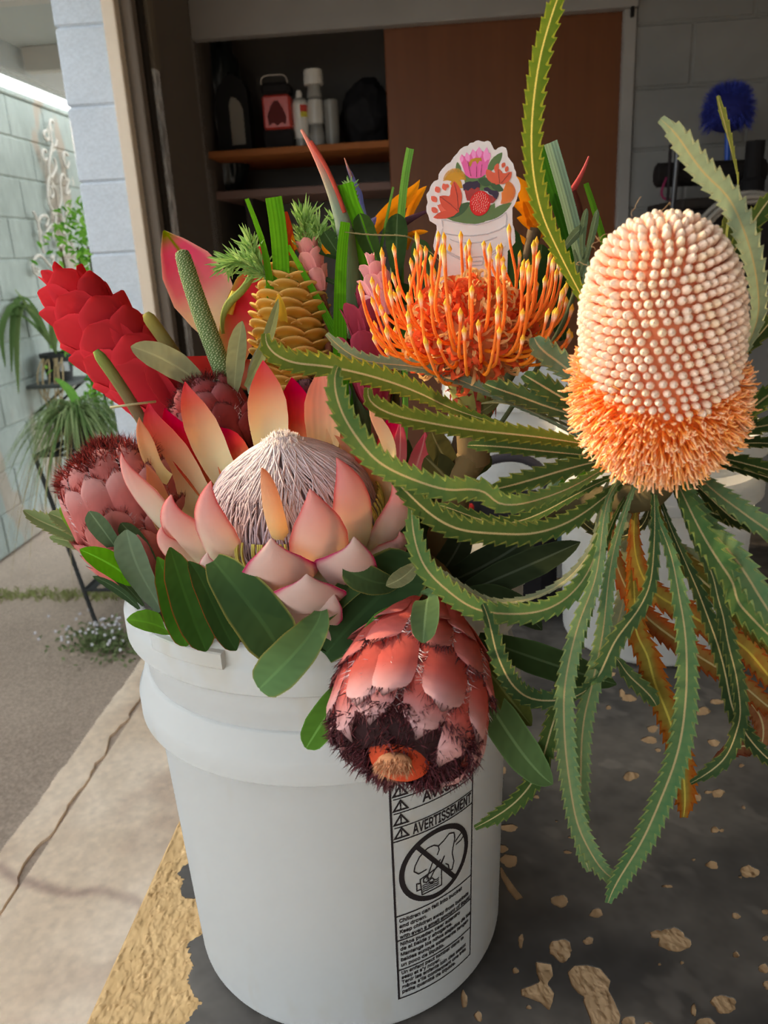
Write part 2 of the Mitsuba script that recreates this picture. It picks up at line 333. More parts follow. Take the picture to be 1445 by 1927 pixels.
# galvanised door track: C channel with lip, bracket on top
mb = MB()
tx, ty = at(296, 300, 2.62)[0], 2.62
sec = np.array([(-.034, .012), (-.026, .0), (.026, 0), (.026, .045), (.018, .045), (.018, .041), (.022, .041), (.022, .004), (-.023, .004), (-.030, .014), (-.030, .041), (-.022, .041), (-.022, .045), (-.034, .045)])
extrude(mb, Polygon(sec), 1.90, L(150, 155, 160), lambda v: v + [tx, ty, 0.02])
track = thing('door_track', 'galvanised vertical garage door track left of the cabinet', 'door track')
put('channel', mb, 'galvanised', track, smooth=False)
mb = MB(); add_box(mb, (tx - .03, ty - .004, 1.92), (tx + .03, ty + .05, 2.3), L(120, 112, 100), 0.003)
put('bracket', mb, 'matte', track, smooth=False, label='tan-grey upper bracket')
for z in (1.86, 1.90):
    mb = MB(); lathe(mb, [(0, -.004), (.006, -.004), (.006, .002), (0, .002)], L(60, 58, 55), 12, (tx, ty - 0.002, z), (0, 1, 0)); put('bolt', mb, 'steel', track, smooth=False)
mb = MB(); add_box(mb, (-0.852, 2.56, 0.0), (-0.838, 2.60, 2.28), L(58, 54, 50), 0.003); put('stop_strip', mb, 'matte', track, smooth=False)
# back wall: painted blocks right of the cabinet
BY = 3.20
xr = at(1190, 200, BY)[0]
mb = MB(); add_box(mb, (xr - 0.01, BY + 0.006, 0), (3.2, BY + 0.14, 2.3), L(110, 116, 122))
backw = struct('wall_back', mb, 'back_block', 'dim grey-blue painted block wall right of the wooden cabinet door')
cells = []; zj = at(1300, 39, BY)[2]; xj = at(1303, 100, BY)[0]
for k in range(-5, 3):
    z0 = zj + (k - 0) * 0.2
    for j in range(-3, 5):
        x0 = xj + j * 0.4 + (0.0 if k % 2 else 0.2)
        a, b_ = max(x0 + .003, xr), min(x0 + .397, 2.2)
        if b_ - a > 0.03 and z0 < 2.28: cells.append(((a, BY, max(z0 + .003, 0.0)), (b_, BY + 0.1, min(z0 + .197, 2.29))))
wall_blocks(backw, 'back_block', cells)
# built-in cabinet in the back wall
cab = thing('cabinet', 'grey built-in storage cabinet with a reddish wooden sliding door at the back of the garage', 'cabinet')
XL, XO, XD, XR = (at(px, 300, BY)[0] for px in (318, 372, 737, 1163))
ZF = at(723, 52, BY)[2]; ZS = at(560, 272, BY)[2]
def part(name, lo, hi, col, bsdf='matte', label=None, b=0.003, par=None):
    mb = MB(); add_box(mb, lo, hi, col, b); return put(name, mb, bsdf, par or cab, smooth=False, label=label)
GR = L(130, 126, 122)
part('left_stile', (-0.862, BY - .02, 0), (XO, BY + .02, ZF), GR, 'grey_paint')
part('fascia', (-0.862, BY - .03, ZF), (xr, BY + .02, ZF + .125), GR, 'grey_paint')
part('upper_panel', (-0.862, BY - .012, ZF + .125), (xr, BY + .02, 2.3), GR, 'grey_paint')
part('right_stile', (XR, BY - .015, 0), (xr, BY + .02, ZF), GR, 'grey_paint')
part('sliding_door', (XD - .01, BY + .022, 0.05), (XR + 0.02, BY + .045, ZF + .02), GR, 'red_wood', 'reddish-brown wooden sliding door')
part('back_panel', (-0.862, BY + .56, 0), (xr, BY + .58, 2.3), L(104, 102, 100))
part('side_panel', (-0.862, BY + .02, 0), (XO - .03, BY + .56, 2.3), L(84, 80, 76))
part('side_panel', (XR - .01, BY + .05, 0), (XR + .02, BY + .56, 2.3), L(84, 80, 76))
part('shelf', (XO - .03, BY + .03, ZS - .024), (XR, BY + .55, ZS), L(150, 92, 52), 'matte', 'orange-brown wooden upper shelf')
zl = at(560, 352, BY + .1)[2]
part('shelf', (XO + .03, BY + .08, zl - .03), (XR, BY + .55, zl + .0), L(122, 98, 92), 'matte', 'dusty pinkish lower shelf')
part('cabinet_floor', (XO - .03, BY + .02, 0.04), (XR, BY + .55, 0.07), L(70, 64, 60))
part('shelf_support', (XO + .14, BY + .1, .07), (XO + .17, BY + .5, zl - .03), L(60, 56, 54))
part('hook', (at(1187, 25, BY)[0] - .006, BY - .03, at(1187, 36, BY)[2]), (at(1187, 25, BY)[0] + .006, BY - .016, at(1187, 14, BY)[2]), L(40, 40, 40), 'steel', 'small dark metal hook')
# eave of the roof beyond the opening: soffit boards, fascia board, gutter
EX = -1.72
za = atx(0, 93, EX)[2]
mb = MB(); add_box(mb, (EX - .02, 2.2, za + .05), (-1.0, 9, za + .075), L(188, 190, 188), 0.003)
eave = struct('ceiling_eave', mb, 'matte', 'pale grey roof eave above the yard')
def epart(name, lo, hi, col, label=None): mb = MB(); add_box(mb, lo, hi, col, 0.004); put(name, mb, 'matte', eave, smooth=False, label=label)
for y in (2.75, 3.65, 4.55, 5.45): epart('rafter', (EX, y, za - .045), (-1.04, y + .06, za + .05), L(200, 196, 190))
epart('fascia_board', (EX - .05, 2.2, za - .055), (EX - .02, 9, za + .09), L(205, 208, 208))
mb = MB(); a = np.linspace(np.pi, 2 * np.pi, 13)
P = np.array([[(EX - .095 + .045 * math.cos(t), y, za + .012 + .06 * math.sin(t)) for t in a] for y in np.linspace(2.2, 9, 3)])
mb.add(P.reshape(-1, 3), grid_faces(3, 13), L(200, 206, 206)); put('gutter', mb, 'glossy', eave)

# ------------------------------------------------------------------ table
TZ = 0.749
def chip(px, py, rx, ry, seed, rot=0.0):
    r = np.random.default_rng(seed); a = np.linspace(0, 2 * np.pi, 40, endpoint=False)
    w = 1 + 0.10 * np.sin(2 * a + r.uniform(0, 6)) + 0.08 * np.sin(3 * a + r.uniform(0, 6)) + 0.05 * np.sin(5 * a + r.uniform(0, 6)) + 0.03 * np.sin(9 * a + r.uniform(0, 6)) + r.normal(size=40) * 0.018
    ca, sa = math.cos(rot), math.sin(rot); x, y = rx * w * np.cos(a), ry * w * np.sin(a)
    return Polygon([atz(px + ca * u - sa * v, py + sa * u + ca * v, TZ)[:2] for u, v in zip(x, y)]).buffer(0)
def chip_poly(pts): return Polygon([atz(x, y, TZ)[:2] for x, y in pts]).buffer(0.003).buffer(-0.0018)
CH = [(957, 1557, 19, 7), (930, 1562, 12, 4), (958, 1619, 15, 14), (946, 1597, 9, 9), (1053, 1695, 18, 11), (1122, 1718, 13, 9), (1268, 1769, 31, 22), (1236, 1757, 14, 8), (1055, 1787, 23, 20), (1107, 1770, 10, 8),
      (1362, 1889, 25, 17), (1410, 1640, 17, 13), (1340, 1627, 11, 9), (1385, 1723, 8, 7), (1345, 1561, 9, 6), (1358, 1562, 5, 4), (1256, 1667, 10, 4), (970, 1826, 7, 6), (1437, 1822, 11, 9), (1443, 1853, 8, 9), (1385, 1796, 7, 6),
      (1283, 1811, 4, 4), (1241, 1814, 4, 3), (1326, 1924, 21, 9), (1183, 1922, 15, 10), (1221, 1928, 10, 6), (1009, 1499, 6, 4), (1068, 1603, 8, 4), (1351, 1492, 13, 8), (1333, 1490, 8, 4), (1323, 1338, 13, 9), (1228, 1371, 11, 7), (1222, 1392, 14, 8),
      (1343, 1397, 12, 7), (1238, 1411, 6, 4), (1187, 1460, 15, 9), (1183, 1313, 13, 8), (1170, 1304, 6, 8), (1044, 1408, 7, 7), (1049, 1425, 6, 4), (1152, 1268, 7, 4), (1432, 1363, 12, 24), (1309, 1498, 10, 11), (1380, 1378, 7, 6), (1145, 1331, 6, 4),
      (945, 1450, 7, 10), (1072, 1575, 4, 2), (1393, 1650, 4, 3), (1305, 1617, 4, 3), (1047, 1545, 3, 2), (1399, 1519, 4, 4), (1395, 1440, 5, 4), (1350, 1320, 14, 6), (1050, 1085, 14, 6), (960, 1100, 10, 4), (1060, 1300, 6, 4), (995, 1895, 5, 5), (1305, 1900, 5, 14), (900, 1912, 8, 10), (1440, 1715, 8, 5), (980, 1770, 5, 14), (1440, 1765, 6, 6), (873, 1880, 6, 18)]
holes = [chip(*c, 100 + i) for i, c in enumerate(CH)]
holes.append(chip_poly([(1010, 1811), (1035, 1815), (1038, 1835), (1027, 1850), (1040, 1868), (1037, 1885), (1032, 1898), (1018, 1885), (1000, 1878), (983, 1872), (982, 1862), (1000, 1856), (1018, 1848), (1012, 1830)]))
holes.append(chip_poly([(1070, 1830), (1082, 1818), (1105, 1817), (1128, 1823), (1146, 1845), (1142, 1862), (1152, 1880), (1165, 1910), (1160, 1935), (1118, 1940), (1112, 1915), (1100, 1885), (1102, 1875), (1090, 1868), (1078, 1855)]))
holes.append(chip_poly([(943, 1632), (950, 1645), (966, 1668), (982, 1688), (972, 1692), (958, 1675), (945, 1650)]))
left = [(335, 1975), (348, 1935), (362, 1905), (379, 1889), (366, 1872), (353, 1850), (357, 1832), (364, 1815), (358, 1800), (352, 1778), (362, 1768), (382, 1757), (395, 1735), (392, 1700), (376, 1690), (345, 1687), (338, 1672), (346, 1655), (337, 1642), (344, 1630), (360, 1624), (380, 1640), (395, 1600)]
lp = [tuple(atz(x, y, TZ)[:2]) for x, y in left]
lp = [(-0.26, 0.2)] + lp + [(-0.235, 0.80), (-0.27, 0.9), (-0.25, 1.1), (-0.29, 1.4), (-0.28, 1.72)]
rr = np.random.default_rng(11)
fine = []
for a, b_ in zip(lp[:-1], lp[1:]):
    for s in np.linspace(0, 1, 6, endpoint=False): fine.append((a[0] + (b_[0] - a[0]) * s + rr.normal() * .0011, a[1] + (b_[1] - a[1]) * s + rr.normal() * .0011))
paint = Polygon(fine + [(1.35, 1.72), (1.35, 0.2)]).buffer(0).difference(unary_union(holes))
XE = -0.3195
table = thing('work_table', 'dark painted worktable with chipped top and bare board along its left edge', 'table')
mb = MB(); add_box(mb, (XE, 0.18, TZ - .034), (1.36, 1.74, TZ - .0012), (0.5, 0.5, 0.5), 0.003)
put('board', mb, 'raw_board', table, smooth=False, label='raw tan particle board under the paint')
ny, nx = 520, 100
gx, gy = np.meshgrid(np.linspace(XE + .001, -0.19, nx), np.linspace(0.36, 0.98, ny), indexing='xy')
hgt = meshkit.fbm(np.stack([gx * 150, gy * 95, gx * 0], -1), 4, 5)
flk = np.maximum(meshkit.noise(np.stack([gx * 330 + 9 * hgt, gy * 170, gx * 0 + 4], -1), 3) - .55, 0)
hz = TZ - .0014 + .0030 * (hgt - .55) + .0045 * flk
inside = shapely.contains_xy(paint.buffer(0.003), gx, gy)
hz = np.where(inside, np.minimum(hz, TZ - .0016), hz); hz[:, 0] = TZ - .002; hz[:, -1] = TZ - .003
mb = MB(); mb.add(np.stack([gx, gy, hz], -1).reshape(-1, 3), grid_faces(ny, nx), (0.5, 0.5, 0.5))
put('torn_surface', mb, 'raw_board', table, label='rough torn bare board strip along the left edge')
mb = MB(); extrude(mb, paint, 0.0012, (0.05, 0.05, 0.05), lambda v: v + [0, 0, TZ - .0012])
put('paint_layer', mb, 'dark_paint', table, smooth=False, label='worn charcoal paint layer with chips and scratches')
for x, y in ((XE + .06, .26), (1.24, .26), (XE + .06, 1.6), (1.24, 1.6)):
    mb = MB(); add_box(mb, (x, y, 0), (x + .07, y + .07, TZ - .034), L(120, 96, 70), 0.004); put('leg', mb, 'matte', table, smooth=False)

# ------------------------------------------------------------------ the bucket in front
BC = np.array([-0.1046, 0.6251, TZ]); BH = 0.3646
def br(z): return 0.144 + (0.1565 - 0.144) / BH * z
def bucket_mesh(key, M=None, detail=96):
    def dd(prof, n=detail, name=None, lab=None, par=key):
        mb = MB(); lathe(mb, prof, L(235, 235, 230), n); return put(name, (lambda a: ((a[0] @ M[:3, :3].T + M[:3, 3]), a[1], a[2]))(mb.arrays()), 'bucket_plastic', par, smooth=flat, label=lab)
    flat = True
    t = np.linspace(-math.pi / 2, 0, 7)
    prof = [(0.001, .006), (.10, .006), (.128, .0055), (.132, .003)] + [(br(0.012) - .010 + .010 * math.cos(a), .011 + .010 * math.sin(a)) for a in t] + [(br(z), z) for z in np.linspace(.03, BH, 12)]
    dd(prof, name='body')
    # rim: rolled lip, upper band, ledge, lower band
    R = 0.1666; z = BH
    dd([(br(z) - .003, z - .05), (br(z) - .003, z), (br(z) - .001, z + .0025), (R - .006, z + .0025), (R - .004, z), (R - .0035, z - .012), (R, z - .0135), (R, z - .031), (R - .0015, z - .0325), (br(z - .033), z - .033)], name='rim')
    dd([(br(.297), .299), (br(.297) + .003, .298), (.1625, .2795), (.1647, .277), (.1647, .2615), (.163, .260), (.1622, .2615), (.1618, .274), (br(.29) + .0005, .291)], name='flange')
    for k in range(6):
        a0 = math.radians(-118 + k * 60); aw = 0.20; mb = MB()
        aa = np.linspace(a0 - aw, a0 + aw, 10); r0, r1 = R - .004, R + .0016
        ring = [(r0, z - .001), (r1 - .001, z - .001), (r1, z - .002), (r1, z - .0125), (r1 - .0006, z - .0134), (r0, z - .0136)]
        V = np.array([[(r * math.cos(q), r * math.sin(q), h) for r, h in ring] for q in aa])
        mb.add(V.reshape(-1, 3), grid_faces(10, 6), L(236, 234, 226)); n0 = 6
        mb.add(V[0], [[0, 1, 2], [0, 2, 3], [0, 3, 4], [0, 4, 5]], L(236, 234, 226)); mb.add(V[-1], [[0, 2, 1], [0, 3, 2], [0, 4, 3], [0, 5, 4]], L(236, 234, 226))
        a = mb.arrays(); put('rim_tab', (a[0] @ M[:3, :3].T + M[:3, 3], a[1], a[2]), 'bucket_plastic', key, smooth=False)
def place(x, y, z, rot=0.0):
    M = np.eye(4); c, s = math.cos(rot), math.sin(rot); M[:2, :2] = [[c, -s], [s, c]]; M[:3, 3] = (x, y, z); return M
bucket = thing('bucket', 'large white plastic bucket full of flowers with a printed drowning warning at the front', 'bucket', 'white buckets on the table')
bucket_mesh(bucket, place(*BC), 160)
# warning print, wrapped on the bucket: u along the girth, h up
TH0 = math.radians(-68.0); HW = 0.0775
def wrap(v):
    h = v[:, 1]; r = br(h) + 0.0003 + v[:, 2]
    th = TH0 + v[:, 0] / 0.148 * (1 + 0.0 * h)
    return np.c_[BC[0] + r * np.cos(th), BC[1] + r * np.sin(th), BC[2] + h]
INK = L(38, 34, 36)
def subdiv(v, f, e=0.009): return trimesh.remesh.subdivide_to_size(np.asarray(v, float), np.asarray(f), e)
def ink(mb, poly):
    for g in getattr(poly, 'geoms', [poly]):
        m = trimesh.creation.extrude_polygon(g, 0.00025, engine='earcut'); v, f = subdiv(m.vertices, m.faces); mb.add(wrap(np.array(v)), f, INK)
def stroke(mb, pts, w): ink(mb, LineString(pts).buffer(w / 2, cap_style=2, join_style=1))
def bar(mb, x0, y0, x1, y1): ink(mb, sbox(x0, y0, x1, y1))
frame = MB(); LW = .0011
bar(frame, 0, .033, LW * 1.5, .312); bar(frame, HW - LW, .033, HW, .312); bar(frame, 0, .312, HW, .3132)
for h in (.033, .0635, .0945, .1195, .192): bar(frame, 0, h, HW, h + LW * .8)
for h in (.2045, .2175, .2305): bar(frame, .003, h, HW - .002, h + LW * .6)
put('warning_frame', frame, 'matte', bucket, smooth=False, label='thin black printed frame lines')
sign = MB(); cx_, cz_ = .0385, .1565
ring_ = Point(cx_, cz_).buffer(.0335, 48).difference(Point(cx_, cz_).buffer(.0292, 48)); ink(sign, ring_)
a = math.radians(-54); ink(sign, LineString([(cx_ - .031 * math.cos(a), cz_ - .031 * math.sin(a) ), (cx_ + .031 * math.cos(a), cz_ + .031 * math.sin(a))]).buffer(.0019, cap_style=2))
put('prohibition_sign', sign, 'matte', bucket, smooth=False, label='black ring with a diagonal bar')
fig = MB(); sw = .0009
def S(*p, w=sw): stroke(fig, [(cx_ + x * .001, cz_ + y * .001) for x, y in p], w)
S((-16, -8), (-14.5, -24), (4, -24), (4, -3), (-16, -8)); S((-16, -8), (-2, -5), (4, -1), (7, 3), (4, -3)); S((-16, -12), (-19, -11), (-19, -18), (-15.5, -18))
for k in range(4): S(*[(-14 + i * 2.2, -15.5 - k * 2 + (0.5 if i % 2 else -0.3)) for i in range(8)], w=.0006)
S((-20, 7), (-16, 14), (-9, 19), (-3, 19), (1, 16), (2, 12), (0, 8)); S((1, 16), (6, 18), (12, 22), (17, 20), (18, 14), (16, 6), (15, 1), (17, -8), (15, -15), (12, -14), (11, -8), (8, -5))
S((18, 10), (22, 13), (28, 16), (29, 11), (25, 8), (19, 7)); S((-20, 7), (-21, 2), (-17, -2), (-10, -1)); S((-4, 4), (-8, -5), (-10, -11)); S((3, 2), (-3, -6), (-7, -12))
S((-13, -9), (-10, -8), (-8, -11), (-10, -14), (-13, -12), (-13, -9)); S((-8, -13), (-5, -12), (-3, -15), (-6, -17), (-8, -15), (-8, -13))
put('warning_figure', fig, 'matte', bucket, smooth=False, label='line drawing of a child leaning head first into a bucket')
def words(s, x, h, size, width=None, bold=False, slant=0.0):
    m = meshkit.text_mesh(s, size, 0.00025, bold); v = np.array(m.vertices)
    k = (width / v[:, 0].max()) if width else 1.0
    v[:, 0] = v[:, 0] * k + slant * v[:, 1]
    txt = MB(); txt.add(wrap(v + [x, h, 0]), m.faces, INK); put('printed_line', txt, 'matte', bucket, smooth=False)
words('WARNING', .018, .2335, .0085, .055, True); words('AVISO', .026, .2205, .0085, .034, True); words('AVERTISSEMENT', .0175, .2065 - .0120, .0088, .0575, True)
for h in (.1948, .2072, .2200, .2330):
    c3 = [(.0022, h), (.0148, h), (.0085, h + .0098)]
    txt = MB(); ink(txt, Polygon(c3).buffer(.0002).difference(Polygon(c3).buffer(-.0011))); bar(txt, .0079, h + .0032, .0090, h + .0070); bar(txt, .0079, h + .0016, .0090, h + .0026); put('warning_triangle', txt, 'matte', bucket, smooth=False)
for s, h, w in (('Children can fall into bucket', .1132, .0615), ('and drown.', .1076, .0245), ('Keep children away from buckets', .1020, .0700), ('with even a small amount of liquid', .0964, .0715),
                ('Niños pueden caer adentro', .0892, .0590), ('de el balde y ahogarse.', .0841, .0500), ('Mantenga los niños alejados de los', .0784, .0730), ('baldes aunque solamente tengan', .0728, .0700), ('un poco de líquido.', .0672, .0410),
                ('Un enfant peut tomber dans le', .0588, .0640), ('seau et s\'y noyer.', .0538, .0370), ('Tenir les enfants loin des seaux', .0486, .0670), ('même s\'ils contiennent une très', .0434, .0670), ('petite quantité de liquide.', .0382, .0540)):
    words(s, .0035, h, .0034, w, True)

# ------------------------------------------------------------------ things in the cabinet
SY = BY + 0.14
def base_at(px, py, Y=SY): p = at(px, py, Y); return p[0], Y, ZS
def rad(w, Y=SY): return 0.5 * w / FPX * Y * 1.02
def can(name, label, px, w, top, rows, Y=SY, n=32, bsdf='glossy', cat='spray can', parts=()):
    """rows: (relative radius, px height of the ring, colour)"""
    k = thing(name, label, cat); x = at(px, 255, Y)[0]; R = rad(w, Y)
    for pn, rr_ in rows:
        mb = MB(); prof = [(0.0005, at(px, rr_[0][1], Y)[2] if rr_[0][1] else ZS)]; cols = [rr_[0][2]]
        for r_, py, c in rr_:
            prof.append((R * r_, at(px, py, Y)[2] if py else ZS + .001)); cols.append(c)
        prof.append((0.0005, prof[-1][1])); cols.append(cols[-1])
        lathe(mb, prof, np.array(cols), n, (x, Y, 0)); put(pn, mb, bsdf, k, smooth=40)
    return k, x, R
WT, SV = L(214, 212, 206), L(150, 150, 146)
can('spray_can', 'white spray can with red and yellow label patches right of the red lamp', 568, 28, 170,
    [('body', [(.9, 0, SV), (.92, 262, SV), (.95, 262, WT), (.95, 200, WT), (.95, 198, WT), (.8, 188, SV), (.45, 184, SV)]), ('nozzle', [(.4, 184, WT), (.4, 176, WT), (.2, 170, WT)])])
for nm, py0, py1, c in (('red_patch', 199, 212, (196, 70, 60)), ('yellow_patch', 212, 222, (200, 190, 70))):
    mb = MB(); x = at(568, 255, SY)[0]; R = rad(28) * .955
    aa = np.radians(np.linspace(-80, -20, 8)); V = np.array([[(x + R * math.cos(q), SY + R * math.sin(q), at(568, py, SY)[2]) for py in (py0, py1)] for q in aa])
    V = np.concatenate([V, V + 0]); mb.add(V[:8].reshape(-1, 3), grid_faces(8, 2), L(*c)); put('body__' + nm, mb, 'matte', 'spray_can', label=nm.replace('_', ' '))
can('spray_can', 'tall silver spray can with a big white cap, in the middle of the cabinet shelf', 597, 30, 130,
    [('body', [(.82, 0, SV), (.86, 258, SV), (.7, 236, L(110, 110, 108)), (.86, 232, WT * .8), (.86, 190, WT * .8), (.7, 186, L(96, 96, 94)), (.86, 182, SV), (.7, 166, SV), (.6, 160, SV)]),
     ('cap', [(1.08, 160, WT), (1.1, 158, WT), (1.04, 134, WT), (.98, 131, WT)])])
can('tube_bottle', 'plain grey tube standing right of the tall silver spray can on the shelf', 626, 24, 188, [('body', [(.95, 0, L(120, 120, 116)), (1, 258, L(126, 126, 122)), (1, 192, L(132, 132, 128)), (.9, 188, L(132, 132, 128))])], cat='bottle')
# red battery lamp with handle
lamp = thing('lamp_box', 'red and black lamp box with a silver handle on the cabinet shelf', 'lamp')
x0, x1 = at(499, 215, SY)[0], at(551, 215, SY)[0]; z1, z2 = at(525, 247, SY)[2], at(525, 182, SY)[2]; z3 = at(525, 158, SY)[2]
mb = MB(); add_box(mb, (x0 - .004, SY - .05, ZS), (x1 + .004, SY + .06, z1), L(32, 30, 32), .006); put('base', mb, 'matte', lamp, smooth=False, label='black base')
mb = MB(); add_box(mb, (x0, SY - .05, z1), (x1, SY + .05, z2), L(190, 66, 56), .008); put('body', mb, 'glossy', lamp, smooth=False, label='faded red body')
mb = MB(); add_box(mb, (x0 - .002, SY - .048, z2), (x1 + .002, SY + .048, z3), L(34, 32, 34), .012); put('lid', mb, 'matte', lamp, smooth=False, label='black lid')
mb = MB(); P = spline([(x0 + .004, SY - .05, z3 - .008), (x0 + .012, SY - .052, z3 + .016), ((x0 + x1) / 2, SY - .053, z3 + .021), (x1 - .012, SY - .052, z3 + .016), (x1 - .004, SY - .05, z3 - .008)], 24); tube(mb, P, .003, L(170, 160, 150)); put('handle', mb, 'steel', lamp, label='silver wire handle')
mb = MB(); pl = Polygon([(.2, .12), (.16, .4), (.3, .68), (.44, .82), (.58, .82), (.72, .62), (.84, .36), (.8, .12), (.66, .2), (.5, .1), (.36, .2)])
extrude(mb, pl, .002, L(96, 40, 40), lambda v: np.c_[x0 + v[:, 0] * (x1 - x0), SY - .052 + v[:, 2], z1 + v[:, 1] * (z2 - z1)]); put('dark_patch', mb, 'matte', lamp, smooth=False, label='dark printed patch')
# dark oil jug with a grey label
jug = thing('oil_jug', 'black plastic jug with a long grey label at the left of the cabinet shelf', 'jug'); jx = at(447, 220, SY)[0]; zt = at(447, 160, SY)[2]
mb = MB(); poly = Polygon([(-.07, 0), (.045, 0), (.045, zt - ZS - .03), (.03, zt - ZS), (.0, zt - ZS + .02), (-.02, zt - ZS + .02), (-.045, zt - ZS - .01), (-.07, zt - ZS - .06)]).buffer(.006)
extrude(mb, poly, .085, L(26, 26, 28), lambda v: np.c_[jx + v[:, 0], SY - .03 + v[:, 2], ZS + .006 + v[:, 1]]); put('body', mb, 'matte', jug, smooth=False)
mb = MB(); lathe(mb, [(.0005, 0), (.016, 0), (.017, .02), (.0005, .022)], L(20, 20, 22), 20, (jx - .01, SY + .01, zt + .024)); put('cap', mb, 'matte', jug, smooth=40)
mb = MB(); lp_ = Polygon([(-.022, .02), (.03, .02), (.03, .14), (.022, .165), (.006, .182), (-.012, .186), (-.022, .16)]); extrude(mb, lp_, .002, L(128, 124, 116), lambda v: np.c_[jx + v[:, 0], SY - .032 + v[:, 2], ZS + .006 + v[:, 1]]); put('paper_label', mb, 'matte', jug, smooth=False, label='long grey label')
def lump(name, label, cat, c, r, col, seed, bsdf='matte', amp=.18, freq=3):
    m = trimesh.creation.icosphere(4); v = np.array(m.vertices); nz = meshkit.fbm(v * freq + seed, 3, seed)
    v = v * (1 - amp + 2 * amp * nz)[:, None] * np.asarray(r); v[:, 2] = np.maximum(v[:, 2], -r[2] * .8)
    mb = MB(); mb.add(v + c, m.faces, col); k = put(name, mb, bsdf); return tag(k, label, cat)
xx = at(690, 200, BY + .3)
lump('duffel_bag', 'black slumped cloth bag at the right end of the cabinet shelf', 'bag', (xx[0], BY + .30, ZS + .115), (.105, .12, .145), L(30, 30, 33), 5)
xx = at(410, 120, BY + .25); lump('plastic_bag', 'dark crinkled plastic bag at the top left inside the cabinet', 'bag', (xx[0] - .02, BY + .3, at(410, 225, BY + .3)[2] - .0), (.10, .1, ZF - ZS - .0), L(30, 36, 38), 8, 'glossy', .2, 4)
bx = at(500, 420, BY + .2); lump('work_bag', 'black rounded bag lying in the lower part of the cabinet', 'bag', (bx[0], BY + .25, .07 + .27), (.17, .13, .33), L(26, 25, 26), 14)
mb = MB(); tube(mb, [at(352, 375, BY + .25), at(420, 480, BY + .25), at(470, 560, BY + .25)], .012, L(40, 38, 38)); k = put('broom_handle', mb, 'matte'); tag(k, 'dark slanting pole leaning inside the cabinet left of the black bag', 'pole')

# ------------------------------------------------------------------ clutter at the right wall
cart = thing('tool_cart', 'dark tool cart under the blue duster at the right of the back wall', 'cart')
cx0, cx1, cy0, cy1 = at(1268, 400, 2.7)[0], 1.55, 2.62, 3.05; ct = at(1330, 372, 2.66)[2]
part('top', (cx0, cy0, ct - .03), (cx1, cy1, ct), L(44, 40, 38), 'matte', None, .006, cart); part('lower_tray', (cx0, cy0, .2), (cx1, cy1, .24), L(40, 36, 36), 'matte', None, .006, cart)
part('drawer_box', (cx0 + .02, cy0 + .02, ct - .28), (cx1 - .02, cy1 - .02, ct - .03), L(34, 30, 30), 'matte', None, .006, cart)
for x in (cx0 + .01, cx1 - .04):
    for y in (cy0 + .01, cy1 - .04): part('leg', (x, y, 0.0), (x + .03, y + .03, ct - .03), L(38, 34, 34), 'matte', None, .003, cart)
d = thing('feather_duster', 'blue fluffy duster on a short blue handle standing at the right', 'duster')
DY = 2.9; dc = at(1370, 205, DY)
r_ = np.random.default_rng(4); mb = MB()
m = trimesh.creation.icosphere(3); mb.add(np.array(m.vertices) * [.07, .07, .065] + dc + [0, 0, -.005], m.faces, L(32, 38, 110))
n_ = 2600; u = r_.normal(size=(n_, 3)); u = unit(u); u[:, 2] = np.where(u[:, 2] < -.55, -u[:, 2], u[:, 2])
rad_ = np.array([.092, .08, .088]) * (0.82 + .22 * r_.random((n_, 1)))
tip = dc + u * rad_ + np.c_[0 * u[:, 0], 0 * u[:, 0], -.03 * np.maximum(0, .5 - u[:, 2])]; bs = dc + u * .055
sd = unit(np.cross(u, r_.normal(size=(n_, 3)))) * .003
V = np.stack([bs - sd, bs + sd, tip], 1).reshape(-1, 3); mb.add(V, np.arange(3 * n_).reshape(-1, 3), np.repeat(lerp(L(30, 38, 120), L(66, 80, 190), r_.random(n_)), 3, 0)); put('duster_head', mb, 'matte', d, smooth=False, label='fluffy royal blue head')
mb = MB(); hb = at(1368, 320, DY); tube(mb, [dc, hb], .009, L(30, 84, 190)); put('handle', mb, 'glossy', d)
mb = MB(); tube(mb, [hb + [0, 0, .01], [hb[0], DY, ct]], .014, L(28, 26, 30)); put('socket', mb, 'matte', d)
roll = MB(); P0, P1 = at(1232, 330, 2.78), at(1440, 322, 2.78); Pm = np.array([P0, P0 + (P1 - P0) * .02, P0 + (P1 - P0) * .98, P1])
tube(roll, Pm, [.026, .036, .036, .026], L(28, 25, 26), 20); k = put('black_roll', roll, 'matte'); tag(k, 'thick black horizontal roll lying behind the banksia on the tool cart', 'roll')
pm = MB(); tube(pm, [at(1276, 268, 2.70), at(1266, 392, 2.70), [at(1266, 392, 2.70)[0] - .002, 2.70, ct]], .0085, L(96, 98, 104)); k = put('metal_rod', pm, 'steel'); tag(k, 'grey metal rod standing upright against the black roll', 'rod')
pm = MB(); tube(pm, [at(1262, 272, 2.72), [at(1262, 272, 2.72)[0], 2.72, ct]], .005, L(40, 36, 40)); k = put('thin_rod', pm, 'matte'); tag(k, 'thin dark rod just left of the grey metal rod', 'rod')
tb = MB(); bp = at(1422, 265, 2.66); lathe(tb, [(.0005, ct), (.036, ct), (.036, ct + .04), (.027, ct + .05), (.027, bp[2]), (.024, bp[2]), (.024, bp[2] - .05), (.0005, bp[2] - .05)], L(24, 23, 26), 28, (bp[0], 2.66, 0)); k = put('black_pipe', tb, 'matte', smooth=40); tag(k, 'upright black pipe at the right edge of the photo', 'pipe')
hose = MB(); hc = at(1395, 470, 2.60)
